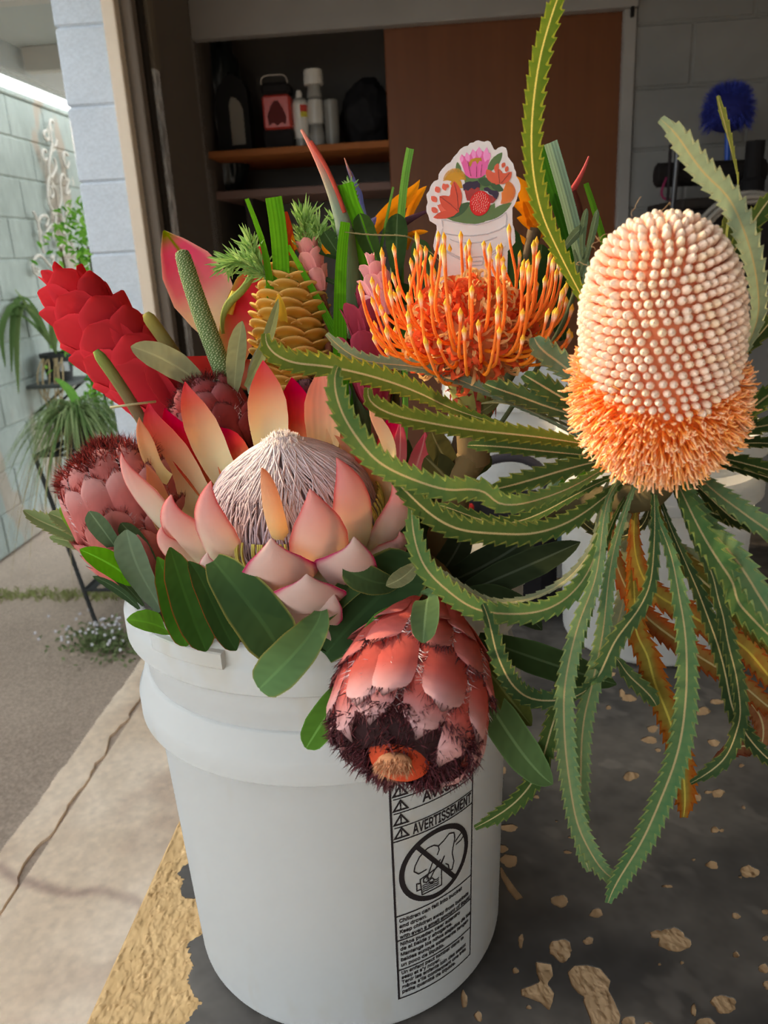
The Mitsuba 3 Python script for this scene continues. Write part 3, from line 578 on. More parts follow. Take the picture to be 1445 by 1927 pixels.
for q in range(5):
    R = .135 + .012 * (q % 3); a = np.linspace(0, 2 * np.pi, 60); tube(hose, np.c_[hc[0] + R * np.cos(a), 2.60 - .012 * q + .006 * np.sin(3 * a), hc[2] + R * np.sin(a)], .0075, L(150, 146, 140))
k = put('hose', hose, 'glossy'); tag(k, 'coiled pale hose hanging on the tool cart behind the banksia', 'hose')
cable = MB(); tube(cable, spline([at(1254, 335, 2.745), at(1248, 350, 2.735), at(1245, 362, 2.735), [at(1245, 366, 2.735)[0] + .03, 2.735, ct + .002]], 12), .004, L(130, 40, 80)); k = put('cable', cable, 'matte'); tag(k, 'dark pink cable hanging from the black roll', 'cable')

# ------------------------------------------------------------------ buckets and bag farther back on the table
b2 = thing('bucket', 'white bucket standing alone behind the banksia on the table', 'bucket', 'white buckets on the table'); bucket_mesh(b2, place(.325, 1.215, TZ, 0.5) @ np.diag([.94, .94, .94, 1]), 72)
b3 = thing('bucket', 'farther white bucket with pale blue print, partly hidden left of the other', 'bucket', 'white buckets on the table'); bucket_mesh(b3, place(.165, 1.56, TZ, 1.9), 72)
mb = MB(); aa = np.radians(np.linspace(-85, -20, 14)); V = np.array([[(.165 + (br(h) + .0006) * math.cos(q), 1.56 + (br(h) + .0006) * math.sin(q), TZ + h) for h in (.05, .10, .15, .2)] for q in aa]); mb.add(V.reshape(-1, 3), grid_faces(14, 4), L(150, 196, 222)); put('blue_print', mb, 'matte', b3, label='pale blue printed panel')
bag = thing('tool_bag', 'black tool bag with red trim behind the pincushion stem', 'bag')
bp = at(950, 905, 1.30); bp0 = np.array([bp[0], 1.30, TZ])
mb = MB(); v, f = hull_box((-.10, -.06, 0), (.085, .06, .21), .03); mb.add(v + bp0, f, L(30, 28, 32)); put('body', mb, 'matte', bag, smooth=False)
mb = MB(); add_box(mb, bp0 + [-.07, -.064, .19], bp0 + [-.055, -.05, .215], L(190, 40, 36), .003); add_box(mb, bp0 + [-.03, -.066, .12], bp0 + [.012, -.058, .132], L(190, 40, 36), .003); put('red_trim', mb, 'matte', bag, smooth=False, label='bright red trim pieces')
mb = MB(); tube(mb, spline([bp0 + [-.07, 0, .2], bp0 + [-.03, 0, .27], bp0 + [.04, 0, .27], bp0 + [.07, 0, .2]], 20), .008, L(60, 58, 66)); put('handle', mb, 'matte', bag)
pap = MB(); pc = at(1000, 800, 1.62); vv = np.array([[(pc[0] + x, 1.732 + .003 * math.sin(7 * x + z * 9), TZ + .001 + z) for z in np.linspace(0, .42, 8)] for x in np.linspace(-.13, .02, 12)])
P_ = [tuple(q) for q in vv[:, 0]]
pap.add(vv.reshape(-1, 3), grid_faces(12, 8), L(226, 224, 220)); pap.add((vv + [0, .004, 0]).reshape(-1, 3), grid_faces(12, 8)[:, ::-1], L(226, 224, 220)); k = put('paper_sheet', pap, 'matte'); tag(k, 'crumpled white paper standing behind the black tool bag', 'paper')

# ------------------------------------------------------------------ yard: ironwork, plants, stand
iron = MB()
def wpx(x, y): return atx(x / 3.442, 60 + y / 3.442, GX + .03)
for st in ([(345, 590), (330, 570), (322, 620), (335, 700), (325, 800), (318, 900), (325, 940), (345, 920), (362, 860), (350, 820)], [(300, 640), (290, 680), (305, 700), (315, 680)], [(300, 780), (275, 790), (280, 820), (300, 820)],
           [(318, 940), (310, 1050), (325, 1130), (360, 1165), (390, 1120), (395, 1040), (390, 960), (410, 925), (420, 950)], [(325, 1000), (345, 1050), (330, 1075)], [(440, 980), (430, 1050), (450, 1030)], [(440, 800), (410, 810), (425, 870), (445, 840)],
           [(215, 1165), (240, 1220), (255, 1290), (265, 1370), (285, 1430)], [(255, 1240), (275, 1190), (305, 1200), (295, 1260)], [(360, 1170), (358, 1260), (335, 1330)], [(430, 1110), (425, 1220), (410, 1310)],
           [(240, 1575), (215, 1540), (225, 1470), (265, 1450), (310, 1500), (355, 1535), (390, 1500), (410, 1430), (435, 1440)], [(330, 1470), (345, 1450), (340, 1500)], [(225, 1520), (245, 1560), (250, 1530)], [(460, 1250), (450, 1330), (470, 1380)], [(370, 1330), (380, 1380), (400, 1370)],
           [(330, 700), (350, 740), (365, 700)], [(345, 1250), (300, 1300), (290, 1360)]):
    tube(iron, spline([wpx(*p) for p in st], 6 * len(st)), .0085, L(196, 192, 182), 6)
r_ = np.random.default_rng(9)
for p in [(330, 620), (310, 650), (345, 760), (325, 1040), (335, 990), (350, 1000), (255, 1320), (260, 1290), (300, 1310), (395, 1260), (440, 960), (385, 1360), (430, 1380), (410, 1220), (350, 1180), (470, 970)]:
    c = wpx(*p); a = r_.uniform(0, 6); dv = np.array([0, math.cos(a), math.sin(a)]) * .03
    blade(iron, [c - dv, c, c + dv], .022, (1, .2, 0), L(190, 186, 176), 6, 3, cup=.5)
k = put('wall_ornament', iron, 'matte'); tag(k, 'pale scrolled ironwork ornament hanging on the garden wall', 'ornament')
stand = thing('plant_stand', 'black metal plant stand in the yard carrying the arching grassy plant', 'plant stand')
f0 = atz(187, 1190, -0.012); gtop = at(135, 812, 2.98); STZ = gtop[2] - .06; BK = L(52, 54, 54)
sx0, sx1, sy0, sy1 = gtop[0] - .11, gtop[0] + .15, 2.87, 3.13
feet = [(f0[0], f0[1]), (f0[0] + .34, f0[1]), (f0[0] + .34, f0[1] + .34), (f0[0], f0[1] + .34)]; tops = [(sx0, sy0), (sx1, sy0), (sx1, sy1), (sx0, sy1)]
for (x, y), (u, w) in zip(feet, tops): mb = MB(); tube(mb, [(x, y, -.012), (u, w, STZ - .004)], .0085, BK, 8); put('leg', mb, 'matte', stand)
LZ = .16; low = [(x + (u - x) * LZ / STZ, y + (w - y) * LZ / STZ) for (x, y), (u, w) in zip(feet, tops)]
for ring, z in ((low, LZ), (tops, STZ - .008)):
    for i in range(4): mb = MB(); tube(mb, [(*ring[i], z), (*ring[(i + 1) % 4], z)], .007, BK, 8); put('rail', mb, 'matte', stand)
    for x in np.linspace(ring[0][0] + .03, ring[1][0] - .03, 5): mb = MB(); add_box(mb, (x - .015, ring[0][1], z + .002), (x + .015, ring[2][1], z + .008), BK, .002); put('slat', mb, 'matte', stand, smooth=False)
wsh = thing('wall_shelf', 'small dark shelf on the garden wall under the strap-leaved potted plant', 'shelf'); ws0 = atx(108, 716, GX + .10); mb = MB(); add_box(mb, (GX, ws0[1] - .16, ws0[2] - .02), (GX + .24, ws0[1] + .16, ws0[2]), L(70, 74, 72), .004); put('board', mb, 'matte', wsh, smooth=False)
for dy in (-.12, .12): mb = MB(); tube(mb, [(GX + .005, ws0[1] + dy, ws0[2] - .16), (GX + .2, ws0[1] + dy, ws0[2] - .02)], .008, BK, 8); put('bracket', mb, 'matte', wsh)
def pot(par, c, r, h, col, name='pot'):
    mb = MB(); lathe(mb, [(.0005, .003), (r * .74, 0), (r * .98, h - .02), (r * 1.06, h - .02), (r * 1.06, h), (r * .96, h), (r * .92, h - .02), (.0005, h - .02)], col, 32, c); put(name, mb, 'matte', par, smooth=30)
    mb = MB(); lathe(mb, [(r * .95, h - .018), (r * .5, h - .012), (.0005, h - .01)], L(58, 44, 34), 24, c); put(name + '__soil', mb, 'matte', par)
def spray(mb, c, n, rmin, rmax, width, col0, col1, seed, droop=.5, up=.7, az=(0, 2 * np.pi), rows=7):
    r = np.random.default_rng(seed)
    for i in range(n):
        a = r.uniform(*az); Lh = r.uniform(rmin, rmax); e = r.uniform(.15, up) * np.pi / 2; d = np.array([math.cos(a), math.sin(a), 0])
        t = np.linspace(0, 1, 5)[:, None]; P = c + d * (Lh * math.cos(e) * t) + np.array([0, 0, 1]) * (Lh * math.sin(e) * t - droop * Lh * t ** 2)
        cc = lerp(col0, col1, r.random()); blade(mb, P, width * r.uniform(.7, 1.2), (0, 0, 1), cc, rows, 3, fold=.3, prof=lambda t: np.clip(np.minimum(1, (1 - t) * 2.2 + .04), 0, 1) * (0.5 + .5 * np.minimum(1, t * 4)))
orc = thing('orchid_plant', 'strap-leaved plant in a black pot on a small shelf of the garden wall', 'potted plant')
oc = np.array([GX + .12, ws0[1], ws0[2]]); pot(orc, oc, .085, .15, L(44, 46, 46))
for i, (px, py, px2, py2, px3, py3) in enumerate([(92, 640, 45, 560, 22, 700), (92, 640, 55, 575, 35, 740), (88, 635, 60, 590, 28, 545), (92, 640, 25, 575, 5, 640), (96, 640, 120, 560, 150, 520), (98, 640, 108, 580, 140, 560), (92, 640, 20, 590, 10, 690), (100, 650, 135, 600, 150, 650)]):
    mb = MB(); Y = oc[1] - .02 * i + .05; P = spline([at(px, py, oc[1]), at(px2, py2, Y), at(px3, py3, Y - .05)], 9); P = np.array([p if p[0] > GX + .03 else atx(*[(W / 2 + FPX * ((p - EYE) @ RIGHT) / ((p - EYE) @ FWD)), (H / 2 - FPX * ((p - EYE) @ UP) / ((p - EYE) @ FWD))], GX + .03) for p in P]); P[0] = oc + [0, 0, .14]
    blade(mb, P, .032, (.4, -.6, .6), lerp(L(92, 118, 70), L(126, 146, 92), (i % 3) / 2), 14, 3, fold=.3); put('leaf', mb, 'leaf', orc)
mb = MB(); r_ = np.random.default_rng(21)
for i in range(9):
    s0 = oc + [r_.uniform(-.07, .07), -.08, .13]; tube(mb, spline([s0, s0 + [r_.uniform(-.04, .04), -.05, -.1], s0 + [r_.uniform(-.08, .03), -.04, -.22 - .14 * r_.random()]], 10), .004, L(170, 150, 112), 5)
put('roots', mb, 'matte', orc, label='dry tan hanging roots', kind='stuff')
mb = MB(); tgp = oc + [.05, -.093, .06]; add_box(mb, tgp + [0, -.002, 0], tgp + [.055, .0, .05], L(200, 206, 212), .0008); put('plant_tag', mb, 'matte', orc, smooth=False, label='white plant tag')
grs = thing('grass_plant', 'arching grassy plant in a pot on top of the black plant stand', 'potted plant')
gc = np.array([gtop[0] + .02, 3.0, STZ]); pot(grs, gc, .07, .12, L(60, 58, 52)); mb = MB()
spray(mb, gc + [0, 0, .11], 330, .22, .40, .007, L(96, 128, 74), L(166, 184, 130), 31, 1.0, .8); spray(mb, gc + [0, 0, .1], 60, .3, .42, .005, L(168, 150, 106), L(190, 176, 136), 33, 1.7, .5)
put('grass_blades', mb, 'leaf', grs, label='long thin green and straw blades', kind='stuff')
mb = MB(); blade(mb, spline([gc + [0, 0, .1], gc + [.0, .0, .2], gc + [-.05, -.02, .27]], 8), .035, (.3, -1, .3), L(128, 186, 84), 10, 3, fold=.3); put('broad_leaf', mb, 'leaf', grs, label='single broad bright green leaf')
shr = thing('green_shrub', 'bright green leafy shrub behind the pale blue jamb', 'shrub'); sc = np.array([at(168, 480, 3.45)[0], 3.45, .0]); pot(shr, sc, .14, .24, L(70, 66, 60))
mb = MB(); 
for i in range(5): tube(mb, spline([sc + [0, 0, .2], sc + [.04 * (i - 2), .02, .8], sc + [.06 * (i - 2), .03 * (i % 2), 1.45]], 10), .006, L(90, 84, 56), 6)
put('stem', mb, 'matte', shr); mb = MB(); r_ = np.random.default_rng(8)
for i in range(800):
    z = r_.uniform(.75, 1.62); w = .15 * (1.1 - abs(z - 1.15)); c = sc + [r_.normal() * w * .6, r_.normal() * w * .6, z]; d = unit(r_.normal(size=3) + [0, -.2, .4])
    blade(mb, [c, c + d * .018 + [0, 0, .004], c + d * .036], .015, (r_.normal(), -1, .8), lerp(L(78, 140, 44), L(150, 206, 84), r_.random()), 5, 3, fold=.2)
put('foliage', mb, 'leaf', shr, kind='stuff')
gp = thing('green_pot', 'faded green flower pot on the low rack of the black plant stand', 'flower pot'); g0 = atz(222, 1150, .0); 
gpc = np.array([low[0][0] + .17, low[0][1] + .13, LZ + .008]); pot(gp, gpc, .10, .20, L(96, 128, 112)); mb = MB(); spray(mb, gpc + [0, 0, .19], 16, .08, .16, .012, L(150, 120, 80), L(120, 120, 70), 12, .6); put('dry_leaves', mb, 'leaf', gp, kind='stuff')
wd = MB(); r_ = np.random.default_rng(17)
for i in range(520):
    q = atz(r_.normal(200, 36), r_.normal(1212, 15), 0); h = .05 * r_.random() * math.exp(-((q[1] - 2.7) / .5) ** 2); c = np.array([min(q[0], -1.14), q[1], -.012 + h]); d = unit(np.r_[r_.normal(size=2), .6])
    blade(wd, [c, c + d * .009, c + d * .02], .011, (0, -.5, 1), lerp(L(82, 102, 62), L(146, 160, 116), r_.random()), 4, 3, fold=.2)
wk = thing('weed_clump', 'low weed clump with tiny pale flowers growing beside the concrete strip', 'weeds'); put('leaves', wd, 'leaf', wk, kind='stuff')
wf = MB()
for i in range(60):
    q = atz(r_.normal(185, 44), r_.normal(1206, 17), 0); m = trimesh.creation.icosphere(1); wf.add(np.array(m.vertices) * .006 + [min(q[0], -1.14), q[1], .035 + .02 * r_.random()], m.faces, L(214, 212, 220))
put('flowers', wf, 'matte', wk, kind='stuff', label='tiny pale lilac flowers')
ws = MB()
for i in range(420):
    q = atz(r_.uniform(-30, 235), 0, 0) if False else atz(r_.uniform(-30, 235), 1118 + r_.normal() * 5, 0); c = np.array([q[0], q[1], -.012]); d = unit(np.r_[r_.normal(size=2) * .7, .8])
    blade(ws, [c, c + d * .012, c + d * .028], .006, (0, -1, .3), lerp(L(130, 130, 84), L(160, 170, 110), r_.random()), 4, 3)
k = put('grass_strip', ws, 'leaf', kind='stuff'); labels[k].update({'label': 'thin line of short weeds crossing the asphalt yard', 'category': 'weeds'})

# ------------------------------------------------------------------ flowers: shared shapes
def pathY(pts, Y):
    """pixel path -> points; Y one depth, or depths spread evenly over the path"""
    Ys = np.interp(np.linspace(0, 1, len(pts)), np.linspace(0, 1, len(np.atleast_1d(Y))), np.atleast_1d(Y))
    return np.array([at(x, y, q) for (x, y), q in zip(pts, Ys)])
def mpp(P): return float((np.asarray(P) - EYE) @ FWD) / FPX          # metres per pixel at a point
def curve(*xy): x, y = np.array(xy, float).T; return lambda t: np.interp(t, x, y)
P_OVAL = lambda t: np.sin(np.pi * np.clip(t * .97 + .015, 0, 1)) ** .55
P_BRACT = curve((0, .7), (.2, .86), (.45, 1), (.62, .96), (.78, .72), (.9, .38), (.97, .14), (1, .02))
P_STRAP = curve((0, .8), (.5, 1), (.99, 1), (1, .97))
P_LEAFTIP = curve((0, .35), (.15, .7), (.4, 1), (.7, .95), (.87, .66), (.96, .32), (1, .04))
P_BOTH = curve((0, .06), (.03, .34), (.1, .68), (.25, .93), (.45, 1), (.72, .86), (.9, .46), (1, .06))
P_ROUND = curve((0, .32), (.2, .66), (.5, .95), (.75, 1), (.9, .8), (.97, .48), (1, .12))
def fleaf(par, pts, Y, w, col, hint=(0, -1, .35), prof=P_LEAFTIP, rib=None, edge=None, name='leaf', label=None, n=22, m=7, cup=.12, fold=.08, twist=0.0, bs='leaf', vary=.10, seed=None, wave=0.0):
    P = pathY(pts, Y); wm = w * mpp(P[len(P) // 2]); s_ = int(abs(P[0, 0] * 9173 + P[-1, 2] * 7919) * 1000) % 9999 if seed is None else seed
    def c(t, s):
        base = np.asarray(col, float); nz = meshkit.fbm(np.stack([t * 7 + s_, s * 3, t * 0], -1), 3)
        return base * (1 + vary * 2.5 * (nz - .5))[..., None] * (1 - .10 * (np.abs(s) > .35) * (np.sin(t * 55 + np.abs(s) * 9) > .6))[..., None]
    mb = MB(); r = rib if rib is not None else np.minimum(np.asarray(col) * 1.5 + .03, .8)
    blade(mb, P, wm, hint, c, n, m, cup, fold, prof, rib=r, edge=edge, twist=twist, wave=wave)
    return put(name, mb, bs, par, label=label)
def fur(mb, base, direction, length, width, c0, c1, r_, jitter=.35):
    """thin triangles from base points along direction"""
    n = len(base); d = unit(np.asarray(direction) + r_.normal(size=(n, 3)) * jitter)
    l = length * (.55 + .6 * r_.random((n, 1))); sd = unit(np.cross(d, r_.normal(size=(n, 3)))) * width
    bend = r_.normal(size=(n, 3)) * length * .12
    V = np.stack([base - sd, base + sd, base + d * l * .6 + bend * .5 + sd * .6, base + d * l + bend], 1)
    F = np.arange(n)[:, None] * 4 + np.array([[0, 1, 2, 0, 2, 3]]); F = F.reshape(-1, 3)
    k = r_.random(n)[:, None, None]; ca = np.asarray(c0) ; cb = np.asarray(c1)
    C = np.broadcast_to(ca, (n, 4, 3)) * np.array([1, 1, 1, 1.0])[None, :, None] * (1 - k) + np.broadcast_to(cb, (n, 4, 3)) * k
    return mb.add(V.reshape(-1, 3), F, C.reshape(-1, 3))
GRN = L(74, 108, 52); DGR = L(54, 84, 52); LGR = L(120, 156, 100); SGR = L(126, 140, 104); BGR = L(96, 160, 30)
def stem(par, pts, r, col, name='stem', sides=12, n=18):
    pts = [np.asarray(p, float) for p in pts]; q = pts[-2] - BC; w = q[:2] / (np.linalg.norm(q[:2]) + 1e-9) * min(np.linalg.norm(q[:2]), .10); pts.insert(-1, np.r_[BC[:2] + w, TZ + BH + .035]); pts[-1] = np.r_[BC[:2] + (pts[-1][:2] - BC[:2]) * .8, pts[-1][2]]
    for _i in range(3): pts = [pts[0]] + [x for a, b in zip(pts[:-1], pts[1:]) for x in (a * .75 + b * .25, a * .25 + b * .75)] + [pts[-1]]
    P = np.array(pts); n = len(P); mb = MB(); tube(mb, P, np.linspace(r if np.ndim(r) == 0 else r[0], r if np.ndim(r) == 0 else r[1], n), col, sides); return put(name, mb, 'matte', par)
BIN = BC + [0, 0, .06]                       # the stems run down to here

# ------------------------------------------------------------------ king protea
kp = thing('king_protea', 'huge king protea with a mauve dome and pink pointed bracts at the bucket front', 'flower')
KC = at(553, 968, .552); KA = unit([-.03, -.22, 1]); KB = basis(KA, (0, 1, 0)); KR, KH = .0605, .064
def kdome(phi, s, off=0.0):
    """s: 0 at the foot, 1 at the peak"""
    r = np.interp(s, [-.4, 0, .15, .35, .55, .72, .85, .94, 1], [.9, 1, .99, .92, .77, .55, .31, .15, .05]) * KR + off
    h = np.interp(s, [-.4, 0, .15, .35, .55, .72, .85, .94, 1], [-.35, 0, .16, .37, .55, .70, .83, .93, 1]) * KH + off * s
    return KC + (KB[:, 0] * (r * np.cos(phi))[..., None] + KB[:, 1] * (r * np.sin(phi))[..., None]) + KA * h[..., None]
ph, sg = np.meshgrid(np.linspace(0, 2 * np.pi, 72, endpoint=False), np.linspace(-.4, 1, 26)); V = kdome(ph, sg, -.0012)
mb = MB(); mb.add(V.reshape(-1, 3), grid_faces(26, 72, True), L(150, 132, 136)); put('dome_core', mb, 'matte', kp, label='mauve grey dome')
r_ = np.random.default_rng(12); mb = MB()
for i in range(1300):
    p0 = r_.uniform(0, 2 * np.pi); s0 = r_.uniform(-.25, .78) ** 1.0; s1 = min(s0 + r_.uniform(.25, .5), .995)
    ss = np.linspace(s0, s1, 6); pp = p0 + r_.normal() * .05 * np.linspace(0, 1, 6) / (1.05 - np.minimum(ss, .9))
    P = kdome(pp, ss, .0004 + .0012 * r_.random()); g = r_.uniform(.82, 1.12)
    cc = lerp(L(172, 152, 160) * g, L(206, 194, 198) * g, np.clip((ss - .3) / .6, 0, 1)); tube(mb, P, np.array([.0006, .0008, .0009, .0009, .0008, .0005]) * .85, cc, 4)
for i in range(260):
    p0 = r_.uniform(0, 2 * np.pi); s0 = r_.uniform(.88, .985); P = kdome(np.full(3, p0), np.array([s0, s0 + .006, s0 + .012]), .0) + np.linspace(0, .005, 3)[:, None] * unit(KA + r_.normal(size=3) * .5)
    tube(mb, P, [.0006, .0005, .0002], L(236, 230, 226), 3)
put('florets', mb, 'matte', kp, label='fine mauve grey florets swept up to a pale peak', kind='stuff')
mb = MB()
for i in range(120):
    p0 = 2 * np.pi * i / 120 + r_.normal() * .03
    o = np.array([-.001, .004, .0065, .005]); P = np.array([kdome(np.array(p0), np.array(s), q) for s, q in zip((-.42, -.22, .02, .2), o)])
    tube(mb, spline(P, 8), .0009, L(186, 178, 90), 4)
put('style_loops', mb, 'matte', kp, label='yellow-green bent styles at the foot of the dome', kind='stuff')
K_OUT = [L(244, 246, 208), L(246, 242, 216), L(240, 216, 200), L(228, 170, 168), L(206, 100, 116)]
K_IN = [L(246, 242, 196), L(248, 236, 190), L(246, 200, 156), L(232, 112, 106), L(214, 62, 84)]
def ramp(cs, t): cs = np.array(cs); x = np.clip(t, 0, 1) * (len(cs) - 1); i = np.minimum(x.astype(int), len(cs) - 2); return cs[i] + (cs[i + 1] - cs[i]) * (x - i)[..., None]
def kbract(tip, base, w, Yt, Yb, kind='out', bulge=.16, down=.012, hintmix=0.0, shift=0.0, curl=0.0):
    Tp, Bs = at(*tip, Yt), at(*base, Yb); ax = lambda p: KC + KA * ((p - KC) @ KA); rad = unit(Tp - ax(Tp)) * .5 + unit(Bs - ax(Bs)) * .5
    rad = unit(rad - KA * (rad @ KA)); tc = unit(EYE - Bs); hn = unit(rad * .55 + tc * .9) if kind != 'red' and rad @ tc > -.25 and Yt < .555 else unit(rad * .5 - tc * .8); ln = np.linalg.norm(Tp - Bs)
    root = Bs - KA * down - rad * .010; mid = (Tp + Bs) / 2 + rad * ln * bulge
    pts = [root, Bs + rad * ln * bulge * .35, mid, Tp * .85 + mid * .15 + rad * ln * bulge * .25, Tp + rad * curl * ln]
    sh = r_.uniform(-.06, .06) + shift; red = r_.uniform(.0, .12)
    def co(t, s):
        c = ramp(K_OUT, t * 1.02 - .12 + sh); silver = np.clip(1 - np.abs(s) * 1.05, 0, 1)[..., None] * .35 * np.clip(t * 2 - .4, 0, 1)[..., None]
        c = c * (1 - silver) + L(226, 198, 194) * silver; e = sstep(.78, .97, np.abs(s)) * sstep(.25, .6, t); return lerp(c, L(196, 44, 70), e * .85)
    K_I = [L(232, 228, 180), L(240, 228, 190), L(240, 206, 186), L(226, 150, 144), L(206, 90, 104)] if Yt < .53 else K_IN
    def ci(t, s): return ramp(K_I, t * 1.05 - .16 + sh + red)
    if kind == 'pale': co_ = lambda t, s: ramp([L(226, 214, 150), L(238, 218, 162), L(240, 208, 160), L(232, 180, 140), L(214, 150, 120)], t); ci_ = co_
    elif kind == 'peach': co_ = ci_ = lambda t, s: ramp([L(240, 224, 160), L(240, 206, 156), L(240, 178, 140), L(236, 160, 136), L(232, 148, 130)], t) * (1 + .06 * np.sin(s * 22))[..., None]
    elif kind == 'red': co_, ci_ = co, lambda t, s: ramp([L(240, 200, 140), L(232, 130, 96), L(214, 60, 66), L(206, 40, 62), L(196, 30, 56)], t * 1.1)
    elif kind == 'pink': co_ = ci_ = lambda t, s: lerp(ramp([L(206, 150, 130), L(196, 110, 110), L(186, 80, 92), L(196, 70, 86)], t), L(226, 170, 170), (np.abs(s) < .15) * .6)
    elif kind == 'low': co_, ci_ = (lambda t, s: lerp(lerp(L(216, 192, 186), L(224, 194, 194), t), L(176, 40, 66), sstep(.80, .97, np.abs(s)) * sstep(.2, .5, t))), ci
    else: co_, ci_ = co, ci
    mb = MB(); blade(mb, pts, w * mpp(mid) * (1.2 if kind != 'low' else 1.36), hn, co_, 22, 13, -.42 if w > 30 else -.3, 0, P_BRACT if kind != 'low' else curve((0, .9), (.3, 1), (.55, .95), (.78, .58), (.92, .24), (1, .02)), thick=.0011, back=ci_)
    v, f, c = mb.arrays(); return put('bract', (v, f, c), 'petal', kp)
for a in [((397, 905), (461, 1068), 66, .470, .515), ((583, 920), (601, 1085), 98, .452, .500), ((738, 906), (697, 1050), 62, .500, .530), ((322, 931), (432, 1068), 74, .485, .520), ((633, 861), (657, 1025), 66, .480, .512), ((304, 991), (392, 1072), 46, .490, .515), ((752, 1000), (700, 1068), 50, .505, .525)]: kbract(*a)
for a in [((510, 1013), (541, 1118), 122, .447, .480), ((666, 1010), (625, 1102), 98, .452, .480), ((577, 1080), (577, 1150), 116, .440, .458), ((628, 1116), (592, 1160), 64, .450, .462), ((440, 1066), (541, 1138), 84, .466, .480), ((505, 1110), (560, 1160), 80, .458, .468), ((390, 1040), (450, 1105), 60, .480, .500)]: kbract(*a, kind='low', bulge=.22, down=.006)
kbract((494, 875), (533, 1020), 32, .468, .495, 'pale', .06, curl=.06); kbract((228, 853), (354, 1014), 44, .520, .535, 'out', .10); kbract((282, 873), (338, 1010), 42, .545, .545, 'pale', .12, curl=.05); kbract((262, 785), (290, 875), 28, .570, .562, 'pale', .06)
kbract((280, 758), (388, 965), 66, .600, .570, 'out', .10); kbract((310, 768), (402, 922), 58, .615, .585, 'red', .08); kbract((348, 718), (420, 890), 54, .610, .592, 'out', .08); kbract((403, 801), (448, 862), 46, .622, .605, 'red', .08)
kbract((495, 678), (511, 842), 62, .628, .612, 'out', .06); kbract((549, 710), (561, 826), 54, .645, .622, 'red', .06); kbract((603, 690), (609, 834), 58, .640, .618, 'peach', .05); kbract((640, 770), (642, 845), 48, .635, .615, 'pale', .05)
kbract((629, 819), (680, 890), 20, .590, .592, 'pale', .10); kbract((664, 835), (720, 930), 46, .560, .570, 'out', .08, shift=.12); kbract((696, 750), (732, 868), 24, .575, .575, 'pale', .06, curl=.08); kbract((752, 790), (750, 875), 24, .620, .605, 'pink', .05); kbract((800, 812), (778, 892), 30, .615, .600, 'pink', .06); kbract((738, 770), (722, 880), 36, .635, .610, 'red', .06)
mb = MB(); q = np.linspace(0, 1, 12); lathe(mb, np.c_[.012 + .046 * np.sin(q * np.pi / 2) ** .8, -.095 + .085 * q], np.repeat(L(150, 120, 96)[None], 12, 0), 40, KC, KA); put('receptacle', mb, 'matte', kp)
stem(kp, [KC - KA * .09, (KC - KA * .1) * .4 + BIN * .6, BIN + [.0, -.02, 0]], (.013, .011), L(108, 112, 66))
RED_E = L(176, 92, 50); YEL_E = L(150, 150, 84)
for pts, Y, w, c, hint, prof, e in [
    ([(402, 1055), (455, 1120), (500, 1180), (526, 1228)], (.470, .445, .44, .45), 104, L(64, 92, 56), (.5, -1, .1), P_ROUND, YEL_E),
    ([(604, 1150), (575, 1205), (530, 1255), (488, 1296)], (.45, .425, .41, .41), 84, L(104, 142, 92), (-.1, -1, .35), P_ROUND, YEL_E),
    ([(598, 1178), (640, 1125), (690, 1080), (738, 1062)], (.455, .46, .475, .49), 52, L(76, 108, 66), (-.3, -1, .5), P_ROUND, YEL_E),
    ([(612, 1232), (670, 1165), (730, 1105), (785, 1050)], (.462, .465, .475, .49), 128, L(64, 92, 58), (-.25, -1, .5), P_ROUND, YEL_E),
    ([(745, 1098), (695, 1092), (646, 1068)], (.475, .46, .455), 56, L(80, 108, 70), (0, -1, .5), P_ROUND, YEL_E),
    ([(352, 1216), (325, 1130), (300, 1056), (296, 1048)], (.475, .485, .50, .50), 58, L(84, 138, 46), (.75, -1, .2), P_BOTH, RED_E),
    ([(388, 1226), (352, 1130), (326, 1050), (320, 1030)], (.468, .475, .485, .49), 74, L(66, 104, 46), (.85, -1, .1), P_BOTH, RED_E),
    ([(445, 1224), (402, 1140), (366, 1070), (355, 1056)], (.462, .465, .475, .48), 56, L(60, 92, 48), (1, -1, .1), P_BOTH, RED_E),
    ([(305, 1150), (268, 1085), (246, 1030), (238, 997)], (.52, .51, .50, .50), 68, L(112, 134, 110), (-.1, -1, .3), P_ROUND, None),
    ([(322, 1194), (280, 1172), (238, 1166)], (.49, .475, .47), 52, L(116, 176, 56), (0, -.6, 1), P_LEAFTIP, None),
    ([(765, 1030), (770, 975), (748, 938)], (.51, .52, .53), 56, L(52, 74, 46), (-.5, -1, .2), P_ROUND, None),
    ([(520, 1235), (470, 1200), (430, 1175)], (.478, .476, .48), 60, L(42, 60, 36), (0, -1, .5), P_ROUND, None),
    ([(640, 1225), (600, 1205), (560, 1200)], (.472, .468, .468), 50, L(50, 70, 42), (0, -.6, 1), P_ROUND, None)]:
    fleaf(kp, pts, Y, w, c, hint, prof, edge=e, cup=.18, rib=np.asarray(c) * 1.25)

